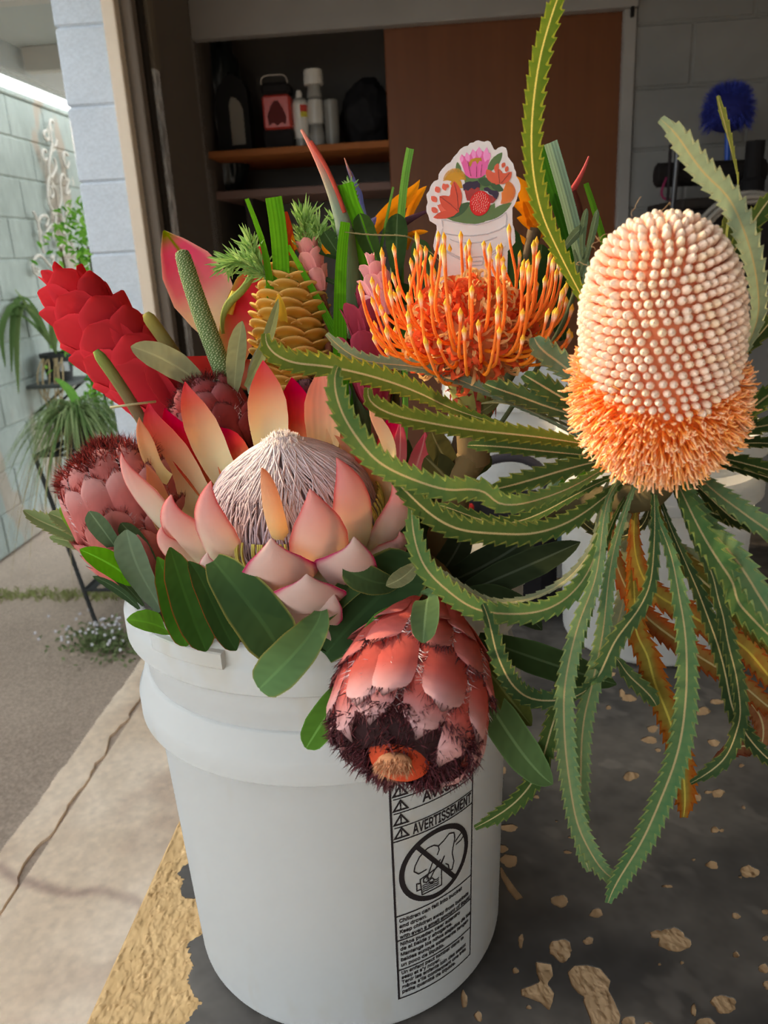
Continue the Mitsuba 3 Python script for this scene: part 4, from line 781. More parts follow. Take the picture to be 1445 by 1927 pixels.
# ------------------------------------------------------------------ mink proteas
def mink(label, B, E, R, seed, cols, fur_end, rows=7, around=8, open_=False, prof=((0, .34), (.15, .62), (.35, .88), (.6, 1), (.8, .98), (.95, .84), (1, .60)), mid=None, white=1.0):
    k = thing('mink_protea', label, 'flower', 'mink proteas in the bucket'); r_ = np.random.default_rng(seed)
    B, E = np.asarray(B), np.asarray(E); A = unit(E - B); Ln = np.linalg.norm(E - B); M = basis(A, (.3, 1, .2)); pr = curve(*prof)
    def pt(phi, s, off): rr = R * pr(s) + off; return B + A * (Ln * s)[..., None] + (M[:, 0] * (rr * np.cos(phi))[..., None] + M[:, 1] * (rr * np.sin(phi))[..., None])
    ph, sg = np.meshgrid(np.linspace(0, 2 * np.pi, 40, endpoint=False), np.linspace(0, 1, 22)); mb = MB(); V = pt(ph, sg, -.0035)
    mb.add(V.reshape(-1, 3), grid_faces(22, 40, True), lerp(L(120, 50, 52), L(44, 22, 26), sstep(.76, .9, sg)).reshape(-1, 3)); put('head_core', mb, 'matte', k)
    HB1, HD1, HB2, HD2 = [], [], [], []
    for j in range(rows):
        s1 = float(np.interp(j / (rows - 1), [0, .34, .67, 1], ([.34, .60, .86, .99] if open_ else [.30, .52, .80, 1.0]))); s0 = max(s1 - .62, 0); n = around if j > 0 else around - 1
        for i in range(n):
            p0 = 2 * np.pi * (i + .5 * (j % 2) + .13 * r_.normal()) / n; ds = r_.normal() * .035
            ss = np.linspace(s0, s1 + ds, 16); w = 2 * np.pi / n * (.50 if j else .44)
            u = np.linspace(-1, 1, 7); tt = np.linspace(0, 1, 16)
            wp = np.interp(tt, [0, .3, .7, .86, .95, 1], [.6, .85, 1, .92, .72, .22]) * w
            lift = .0016 + .0045 * tt ** 2 * (1 - j / rows * .4) + .0011 * (rows - 1 - j)
            PH = p0 + wp[:, None] * u[None]; OF = lift[:, None] - .0022 * (u ** 2)[None] * (0.4 + tt[:, None])
            SS = ss[:, None] - .045 * (u ** 2)[None] * tt[:, None] ** 3
            V = pt(PH, SS, OF); c0 = cols[0] * r_.uniform(.85, 1.15); T_, U_ = np.meshgrid(tt, u, indexing='ij')
            c = lerp(np.broadcast_to(cols[1], T_.shape + (3,)), np.broadcast_to(c0, T_.shape + (3,)), sstep(0, .45, T_)); silver = sstep(.62, .98, T_) * (.25 + .5 * (j > rows * .45)) * white
            c = lerp(c, cols[2], silver); dk = sstep(.945, .985, T_) * .9; c = lerp(c, L(46, 26, 30), dk)
            c = c * (1 + .14 * (meshkit.noise(np.stack([T_ * 30, U_ * 9 + i * 5, T_ * 0 + j], -1)) - .5))[..., None]
            mb = MB(); mb.add(V.reshape(-1, 3), grid_faces(16, 7), c.reshape(-1, 3)); put('bract', mb, 'petal', k)
            if j >= 1:
                for e in (0, 6):
                    q = r_.integers(7, 16, 34); bp_ = V[q, e] + (V[np.minimum(q + 1, 15), e] - V[q, e]) * r_.random((34, 1)); tg = unit(V[q, e] - V[q, 3]); al = unit(V[np.minimum(q + 1, 15), 3] - V[q - 1, 3])
                    pale = (q < 13) & (r_.random(34) < .75); HB1.append(bp_[pale]); HD1.append((tg * .8 + al * .7 + unit(V[q, 3] - B - A * ((V[q, 3] - B) @ A)[:, None]) * .25)[pale]); HB2.append(bp_[~pale]); HD2.append((tg * .5 + al * 1.1)[~pale])
                q = np.full(26, 15); x_ = r_.uniform(0, 5.99, 26); i0 = x_.astype(int); bp_ = V[14, i0] + (V[14, i0 + 1] - V[14, i0]) * (x_ - i0)[:, None]; HB2.append(bp_); HD2.append(np.repeat(unit(V[15, 3] - V[12, 3])[None], 26, 0))
    # beard: pale hairs along the upper bracts, dark fur round the mouth
    mb = MB(); fur(mb, np.vstack(HB1), np.vstack(HD1), R * .15, R * .0042, L(236, 226, 228), L(206, 188, 196), r_, .22); put('pale_hairs', mb, 'matte', k, label='silvery hairs on the bract edges', kind='stuff')
    mb = MB(); fur(mb, np.vstack(HB2), np.vstack(HD2), R * .16, R * .007, fur_end[0], fur_end[1], r_, .25); n = 4200; phs = r_.uniform(0, 2 * np.pi, n); ss = r_.uniform(.82, 1.0, n)
    tuft = np.sin(phs * around * .5 + 5 * ss) + .8 * r_.normal(size=n); sel = tuft > -.2; phs, ss = phs[sel], ss[sel]
    inw = r_.random(len(ss)) ** .6 if open_ else r_.random(len(ss)); b_ = pt(phs, ss, .001 - R * pr(ss) * (.45 * inw * (ss > .9) if open_ else .98 * inw * (ss > .93))); b_ = b_ + A * (.001 + (0 if open_ else .010 * inw * (ss > .93)))[..., None] if not open_ else b_ + A * .002
    d = A * 1.0 + unit(b_ - (B + A * Ln)) * (.5 if open_ else .6); fur(mb, b_, d, R * (.18 if open_ else .27), R * .011, fur_end[0], fur_end[1], r_, .45); put('dark_fur', mb, 'matte', k, label='dark fur round the tip', kind='stuff')
    if open_:
        mb = MB(); q = np.linspace(0, np.pi / 2, 9); lathe(mb, np.c_[R * .42 * np.cos(q) + .0004, Ln * .96 + R * .34 * np.sin(q)], L(224, 92, 62), 28, B + unit(UP - A * (UP @ A)) * R * .16 + RIGHT * R * .06, A); put('inner_petals', mb, 'petal', k, label='glowing orange-red inner petals')
        off_ = M[:, 0] * .0 ; cdir = unit(UP - A * (UP @ A)); c0 = B + A * (Ln * .96 + R * .30) + cdir * R * .52 + RIGHT * R * .12
        mb = MB(); n = 420; u = unit(r_.normal(size=(n, 3))); b_ = c0 + u * [.009, .005, .004]; fur(mb, b_, A * 1.2 + u * .3, .007, .0005, L(206, 160, 124), L(180, 124, 92), r_, .25)
        m = trimesh.creation.icosphere(3); mb.add(np.array(m.vertices) * [.0095, .0055, .0045] + c0, m.faces, L(196, 140, 104)); put('centre_tuft', mb, 'matte', k, label='beige hairy centre', kind='stuff')
    tail = mid if mid is not None else B - A * .05
    stem(k, [B + A * .008, B - A * .02, tail, BIN + [r_.uniform(-.05, .05), r_.uniform(-.03, .04), 0]], (.009, .007), L(96, 84, 54))
    return k
MINK = [L(208, 98, 92), L(174, 76, 60), L(238, 208, 214)]
m1 = mink('big pink mink protea hanging head down over the bucket rim above the printed warning', at(812, 1150, .478), at(748, 1440, .386), .0440, 41, MINK, (L(40, 22, 28), L(104, 50, 58)), 4, 10, True, mid=at(835, 1085, .53))
for pts, Y, w, c, hint, prof in [([(808, 1120), (800, 1160), (796, 1210)], (.440, .408, .398), 54, L(88, 116, 78), (-.1, -1, .2), P_ROUND), ([(782, 1062), (755, 1088), (726, 1102)], (.46, .45, .445), 34, L(140, 146, 108), (0, -1, .8), P_LEAFTIP),
    ([(885, 1280), (960, 1385), (1010, 1450), (1040, 1476)], (.46, .43, .42, .42), 72, L(96, 126, 80), (.3, -1, .3), P_LEAFTIP), ([(880, 1210), (940, 1290), (1000, 1366)], (.47, .45, .44), 58, L(88, 98, 48), (.2, -1, .2), P_LEAFTIP), ([(900, 1200), (1010, 1240), (1160, 1288)], (.49, .475, .465), 62, L(62, 84, 50), (0, -1, .6), P_LEAFTIP),
    ([(690, 1250), (620, 1340), (576, 1408)], (.452, .43, .425), 60, L(84, 128, 48), (-.3, -1, .2), P_ROUND), ([(760, 1145), (710, 1175), (680, 1232)], (.46, .445, .44), 34, L(92, 142, 60), (-.6, -1, .2), P_LEAFTIP), ([(860, 1120), (980, 1070), (1092, 1020)], (.52, .50, .49), 58, L(46, 56, 38), (0, -1, .5), P_LEAFTIP), ([(830, 1100), (920, 1060), (1010, 1000)], (.55, .54, .53), 66, L(44, 54, 38), (0, -1, .4), P_LEAFTIP),
    ([(850, 1130), (940, 1130), (1020, 1186)], (.50, .49, .48), 54, L(48, 60, 38), (0, -1, .7), P_LEAFTIP), ([(800, 1110), (850, 1050), (880, 985)], (.54, .55, .56), 54, L(46, 54, 38), (.1, -1, .3), P_LEAFTIP), ([(740, 1120), (775, 1060), (790, 990)], (.52, .525, .53), 50, L(46, 58, 40), (-.2, -1, .2), P_LEAFTIP)]:
    fleaf(m1, pts, Y, w, c, hint, prof, edge=np.asarray(c) * 1.5)
m2 = mink('upright pink mink protea with a red-black furry crown at the left of the bucket', at(292, 1092, .548), at(196, 858, .585), .0392, 42, [L(204, 116, 112), L(176, 88, 86), L(226, 180, 180)], (L(52, 18, 22), L(170, 60, 50)), 4, 11, prof=((0, .5), (.2, .8), (.45, 1), (.7, 1), (.88, .9), (.96, .72), (1, .42)), mid=at(350, 1200, .58))
for pts, Y, w, c, hint, prof in [([(228, 1045), (196, 1000), (168, 962)], (.53, .515, .51), 44, L(92, 116, 88), (-.1, -1, .3), P_ROUND), ([(292, 1062), (256, 1016), (228, 984)], (.53, .525, .52), 38, L(74, 92, 62), (0, -1, .3), P_ROUND), ([(250, 1096), (200, 1058), (150, 1034)], (.52, .50, .495), 48, L(104, 178, 28), (.1, -.8, .8), P_LEAFTIP),
    ([(262, 1146), (215, 1105), (174, 1084)], (.52, .51, .505), 18, L(66, 90, 62), (0, -1, .3), P_LEAFTIP), ([(270, 1140), (232, 1098), (196, 1066)], (.53, .52, .515), 16, L(70, 92, 60), (0, -1, .3), P_LEAFTIP), ([(150, 1012), (136, 985), (112, 955)], (.56, .555, .555), 22, L(126, 170, 60), (0, -1, .4), P_LEAFTIP)]:
    fleaf(m2, pts, Y, w, c, hint, prof)
m3 = mink('dark pink mink protea half hidden behind the left bracts of the king protea', at(462, 862, .640), at(368, 738, .672), .0285, 43, [L(156, 66, 68), L(110, 50, 48), L(176, 120, 126)], (L(40, 16, 20), L(120, 40, 36)), 4, 8, mid=at(500, 930, .63))
for pts, Y, w, c, hint, prof in [([(382, 726), (315, 680), (246, 652)], (.665, .66, .66), 54, L(150, 154, 118), (0, -1, .6), P_LEAFTIP), ([(440, 742), (446, 670), (456, 604)], (.66, .655, .65), 40, L(140, 146, 108), (-.2, -1, .1), P_LEAFTIP), ([(462, 728), (500, 650), (524, 562)], (.655, .65, .645), 26, L(126, 132, 88), (-.5, -1, .1), P_LEAFTIP), ([(470, 742), (478, 690), (505, 640)], (.66, .66, .66), 22, L(170, 176, 150), (-.6, -1, .2), P_LEAFTIP)]:
    fleaf(m3, pts, Y, w, c, hint, prof, rib=np.asarray(c) * 1.25)
m4 = mink('small dark mink protea tip showing between the back bracts of the king protea', at(604, 850, .665), at(582, 716, .685), .0205, 44, [L(120, 52, 66), L(90, 44, 50), L(196, 170, 178)], (L(40, 22, 28), L(90, 60, 70)), 4, 7)

# ------------------------------------------------------------------ pincushion
pc = thing('pincushion_flower', 'orange pincushion flower with long curved styles standing in front of the card', 'flower')
PC = at(884, 640, .560); PA = unit([-.02, -.10, 1]); PB = basis(PA, (0, 1, 0)); PR = .0365
r_ = np.random.default_rng(51)
mb = MB(); q = np.linspace(-1.15, np.pi / 2, 20); lathe(mb, np.c_[PR * .92 * np.cos(q) + .0003, PR * .92 * np.sin(q)], L(196, 120, 74), 40, PC, PA); put('head_core', mb, 'matte', pc)
def pdir(th, ph): return PA * np.cos(th) + (PB[:, 0] * np.cos(ph) + PB[:, 1] * np.sin(ph)) * np.sin(th)
mb = MB()
for i in range(430):
    th = np.arccos(1 - 1.55 * (i + .5) / 430); ph = i * 2.39996 + r_.normal() * .1; d = pdir(th, ph); S0 = PC + d * PR * .88; tg = unit(np.cross(d, r_.normal(size=3))); up_ = unit(PA - d * (PA @ d) + 1e-6)
    red = r_.random() < .42; ln = r_.uniform(.009, .015); bend = unit(tg * .8 + up_ * .5)
    P = [S0, S0 + d * ln * .55, S0 + d * ln * .95 + bend * ln * .25, S0 + d * ln * .85 + bend * ln * .62, S0 + d * ln * .5 + bend * ln * .7]
    c0, c1 = (L(206, 64, 44), L(226, 112, 66)) if red else (L(226, 178, 110), L(236, 206, 150)); w = .0052 if red else .003
    blade(mb, P, w, tg, lambda t, s: lerp(np.broadcast_to(c0, t.shape + (3,)), np.broadcast_to(c1, t.shape + (3,)), t), 9, 3, .6, 0, curve((0, .6), (.6, 1), (.9, .8), (1, .2)))
put('curled_florets', mb, 'petal', pc, label='curled red and cream woolly florets', kind='stuff')
OR, OR2, PT, YT = L(248, 132, 38), L(246, 118, 54), L(248, 200, 170), L(240, 180, 50)
def style(th, ph, rt, ht):
    d = pdir(th, ph); h = PB[:, 0] * np.cos(ph) + PB[:, 1] * np.sin(ph); S0 = PC + d * PR * .86
    tip = PC + h * rt + PA * ht; side = np.cross(PA, h) * r_.normal() * .004; ln = np.linalg.norm(tip - S0)
    q = np.linspace(0, 1, 20)[:, None]; P1 = S0 + unit(d + h * .3) * ln * .50 + side; P2 = tip - unit(PA * .9 + h * r_.uniform(-.05, .3)) * ln * .42; P = S0 * (1 - q) ** 3 + 3 * P1 * q * (1 - q) ** 2 + 3 * P2 * q * q * (1 - q) + tip * q ** 3
    t = np.linspace(0, 1, 20); rad = np.interp(t, [0, .5, .86, .905, .935, .965, 1], [.00135, .00105, .0009, .0013, .00185, .0015, .0001])
    c = np.where((t > .935)[:, None], YT, np.where((t > .885)[:, None], PT, lerp(L(238, 150, 30) if th > 1.55 else OR, OR2, t))); mb = MB(); tube(mb, P, rad, c, 7); put('style', mb, 'matte', pc)
for n, th, rt, ht, jr, jh in ((30, 1.90, .066, .016, .004, .009), (34, 1.66, .065, .038, .004, .009), (28, 1.36, .056, .050, .005, .009), (16, 1.05, .042, .062, .005, .007), (8, .75, .028, .068, .006, .007)):
    for i in range(n): style(th + r_.normal() * .07, 2 * np.pi * (i + .3 * r_.normal()) / n + n, rt + r_.normal() * jr, ht + r_.normal() * jh)
mb = MB(); base = PC - PA * PR * .82
lathe(mb, [(.0005, .012), (.021, .010), (.0175, .002), (.0135, -.012), (.0120, -.03), (.0118, -.06)], np.array([L(150, 140, 84), L(160, 150, 90), L(150, 150, 84), L(128, 130, 70), L(110, 92, 60), L(104, 84, 54)]), 32, base, PA); put('neck', mb, 'matte', pc, label='thick green and pinkish neck')
mb = MB()
for i in range(46):
    a = i * 2.4; h = .004 - .0007 * i; o = base + PA * h + (PB[:, 0] * math.cos(a) + PB[:, 1] * math.sin(a)) * (.0165 - .00018 * i); hd = PB[:, 0] * math.cos(a) + PB[:, 1] * math.sin(a)
    blade(mb, [o, o + hd * .003 + PA * .003, o + hd * .006 + PA * (.002 - .006 * (i % 3))], .004, hd, L(150, 66, 56), 5, 3)
put('neck_scales', mb, 'petal', pc, label='small reddish scales', kind='stuff')
stem(pc, [base - PA * .055, at(862, 900, .565), at(852, 985, .585), BIN + [.05, -.03, .0]], (.0118, .009), L(104, 86, 54))
for pts, Y, w, c in [([(858, 800), (905, 775), (940, 752)], (.565, .55, .545), 22, L(96, 96, 60)), ([(870, 900), (830, 850), (812, 812)], (.57, .56, .555), 46, L(76, 74, 42)), ([(872, 940), (840, 900), (800, 860)], (.57, .56, .56), 60, L(70, 70, 42)), ([(855, 930), (890, 880), (925, 862)], (.585, .59, .6), 40, L(62, 70, 38))]: fleaf(pc, pts, Y, w, c, prof=P_ROUND)

# ------------------------------------------------------------------ banksia
bk = thing('banksia_flower', 'large peach and orange banksia cone with long saw-edged leaves at the right', 'flower')
AC = at(1243, 655, .420); AA = unit(UP * .88 + unit(EYE - AC) * .48); AB = basis(AA, (0, -1, 0)); A_L, A_R = .0605, .0345
def asurf(h, ph, off=0.0):
    """h: -1 foot .. 1 peak; phi 0 = the side turned to the photographer"""
    h = np.asarray(h, float); r = A_R * np.clip(1 - np.abs(h) ** 2.6, 0, 1) ** (1 / 2.2) + off
    front = unit(-FWD - AA * (-FWD @ AA)); side = np.cross(AA, front)
    return AC + AA * (A_L * h)[..., None] + front * (r * np.cos(ph))[..., None] + side * (r * np.sin(ph))[..., None]
def anorm(h, ph):
    e = 1e-3; a = asurf(np.minimum(h + e, .999), ph) - asurf(np.minimum(h + e, .999) - 2 * e, ph); b = asurf(h, ph + e) - asurf(h, ph - e); n = unit(np.cross(b, a)); o = asurf(h, ph) - (AC + AA * (A_L * .6 * np.asarray(h))[..., None]); s = np.sign((n * o).sum(-1, keepdims=True)); return n * np.where(s == 0, 1, s)
hh, pp = np.meshgrid(np.sin(np.linspace(-np.pi / 2, np.pi / 2, 40)), np.linspace(0, 2 * np.pi, 60, endpoint=False), indexing='ij')
mb = MB(); C = lerp(L(226, 120, 48), L(232, 150, 108), sstep(-.5, -.1, hh)); mb.add(asurf(hh, pp, -.002).reshape(-1, 3), grid_faces(40, 60, True), C.reshape(-1, 3)); put('cone_core', mb, 'matte', bk, label='orange-pink core between the buds')
r_ = np.random.default_rng(61)
def edge_h(ph): w = np.abs((ph + np.pi) % (2 * np.pi) - np.pi); return -.44 + .30 * (1 - np.cos(np.minimum(w, 1.9))) + .12 * np.abs(((w * 2.1) % 1.0) - .5) 
# buds on a spiral lattice of even spacing
SP = .0048; hs = np.linspace(-.98, .999, 4000); s_arc = np.r_[0, np.cumsum(np.linalg.norm(np.diff(asurf(hs, hs * 0), axis=0), axis=1))]
rows = np.arange(0, s_arc[-1], SP * .88); pts = []
for k, s in enumerate(rows):
    h = np.interp(s, s_arc, hs); rr_ = np.linalg.norm(asurf(np.array(h), np.array(0.0)) - AC - AA * A_L * h); n = max(int(round(2 * np.pi * A_R / SP)) if rr_ > A_R * .80 else int(round(2 * np.pi * rr_ / SP)), 1)
    for i in range(n): pts.append((h, 2 * np.pi * (i + .5 * (k % 2)) / n + .018 * k))
pts = np.array(pts); pts[:, 1] = (pts[:, 1] + np.pi) % (2 * np.pi) - np.pi
up_ = pts[pts[:, 0] > edge_h(pts[:, 1])]; jit = r_.normal(size=up_.shape) * [.004, .010]; up_ = up_ + jit; up_[:, 0] = np.minimum(up_[:, 0], .995)
BUDS = []
bud0 = MB(); prof = [(.0003, -.0028), (.0011, -.0018), (.0013, 0), (.0019, .0018), (.00215, .0036), (.0018, .0056), (.0010, .0068), (.0003, .0072)]
for v in range(3):
    mb = MB(); cs = [L(234, 128, 78), L(236, 150, 104), L(238, 172, 138), L(238, 196, 168), L(240, 208, 186), L(242, 216, 198), L(243, 220, 204), L(244, 222, 208)]
    lathe(mb, prof, np.array(cs) * (.92, 1.0, .97)[v] * np.array([1, 1, (1.0, 1.0, .9)[v]]), 8); a = mb.arrays(); BUDS.append((a, mikit.ply((a[0], a[1]), 'matte', smooth=True, uv=colour_uv(a[2]))))
P = asurf(up_[:, 0], up_[:, 1]); N = anorm(up_[:, 0], up_[:, 1]); D = unit(N + AA * (.35 * (1 - np.abs(up_[:, 0:1])))+ r_.normal(size=P.shape) * .05)
vis = ((EYE - P) * N).sum(-1) / np.linalg.norm(EYE - P, axis=1); order = np.argsort(-vis); rest = MB()
for rank, i in enumerate(order):
    M = np.eye(4); sc = .95 * r_.uniform(.92, 1.1) * (1.0 if up_[i, 0] > -.1 else .92); M[:3, :3] = basis(D[i]) * sc; M[:3, 3] = P[i]; v = int(r_.integers(0, 3))
    if rank < 298: put('bud', BUDS[v][1], None, bk, to_world=T(M))
    else: a = BUDS[v][0]; rest.add(a[0] @ M[:3, :3].T + M[:3, 3], a[1], a[2])
put('outer_buds', rest, 'matte', bk, kind='stuff', label='remaining small peach buds round the cone')
lo = pts[(pts[:, 0] < edge_h(pts[:, 1]) + .03)]; lo = np.repeat(lo, 5, 0) + r_.normal(size=(len(lo) * 5, 2)) * [.03, .05]; lo[:, 0] = np.clip(lo[:, 0], -.995, .9); mb = MB()
P = asurf(lo[:, 0], lo[:, 1], -.001); N = anorm(lo[:, 0], lo[:, 1])
depth_ = np.clip((edge_h(lo[:, 1]) - lo[:, 0]) / .3, 0, 1)
for p, n, q in zip(P, N, depth_):
    ln = (.005 + .005 * q) * r_.uniform(.8, 1.2); d = unit(n + AA * (.25 - .75 * q) + r_.normal(size=3) * .22); e = unit(d * .35 + AA * .7 + r_.normal(size=3) * .45)
    ln = ln * (1 + .8 * (1 - abs(float(n @ unit(EYE - AC))))); tipc = lerp(L(250, 216, 180), L(249, 180, 96), r_.random()); tube(mb, np.array([p, p + d * ln * .6, p + d * ln * .95, p + d * ln + e * .0017]), [.0006, .0006, .0007, .0003], np.array([L(240, 136, 40), L(245, 156, 64), tipc, tipc]), 3)
put('orange_styles', mb, 'matte', bk, label='dense orange needle-like styles round the lower half', kind='stuff')
mb = MB()
for c in ((1190, 402), (1120, 465), (1110, 500), (1222, 396), (1128, 440)):
    o = at(c[0], c[1] + 6, .415); Pq = [o]; dd = unit(UP * 1 - RIGHT * .6 + r_.normal(size=3) * .3)
    for i in range(7): dd = unit(dd + r_.normal(size=3) * .7); Pq.append(Pq[-1] + dd * .0022)
    tube(mb, spline(Pq, 24), .00012, L(150, 126, 96), 4)
put('loose_hairs', mb, 'matte', bk, kind='stuff')
stem(bk, [AC - AA * (A_L - .006), AC - AA * (A_L + .03), at(1110, 935, .545), at(990, 960, .59), BIN + [.07, .02, .14], BIN + [.05, .02, .02]], (.009, .008), L(74, 66, 42))
RIB = L(184, 172, 130); YE = L(186, 176, 96)
def bleaf(pts, Y, w, c=DGR, hint=(0, -1, .3), tw=0.0, old=None, e=YE, rib=RIB, back=False, dep=.50, cup=.10, fold=.16):
    P = pathY(pts, Y); ln = np.linalg.norm(np.diff(P, axis=0), axis=1).sum(); wm = w * mpp(P[len(P) // 2]); teeth = max(int(ln / .0066), 4); sd = int(abs(pts[-1][0] * 31 + pts[-1][1] * 17)) % 997
    def col(t, s):
        nz = meshkit.fbm(np.stack([t * 9 + sd, s * 2, t * 0], -1), 3); b = (np.asarray(c) * .85 + np.mean(c) * .15) * (1 + .35 * (nz - .5))[..., None]
        b = b * (1 - .10 * (np.sin(t * teeth * 6.283 + np.abs(s) * 4) > .3))[..., None]
        if old is not None: b = lerp(b, old, np.clip(sstep(.35, .8, np.abs(s)) * .9 + sstep(.55, .75, nz) * .6, 0, 1))
        return b
    pr = curve((0, .12), (.15, .32), (.34, .74), (.55, 1), (.82, 1), (.94, .82), (1, .25)); mb = MB()
    blade(mb, P, wm * 1.14, hint, col, 24, 9, cup, fold, pr, teeth=teeth, depth=dep, twist=tw, rib=rib, edge=np.asarray(e) * .35 + np.asarray(c) * .65 if old is None else np.asarray(old))
    return put('leaf', mb, 'leaf', bk)
b0 = (1222, 885); TU = L(98, 124, 70); BRT = L(104, 140, 92); PAL = L(156, 178, 142); MID = L(72, 100, 46); OLV = L(92, 100, 36); YLW = L(150, 140, 44); BRN = L(128, 74, 40)
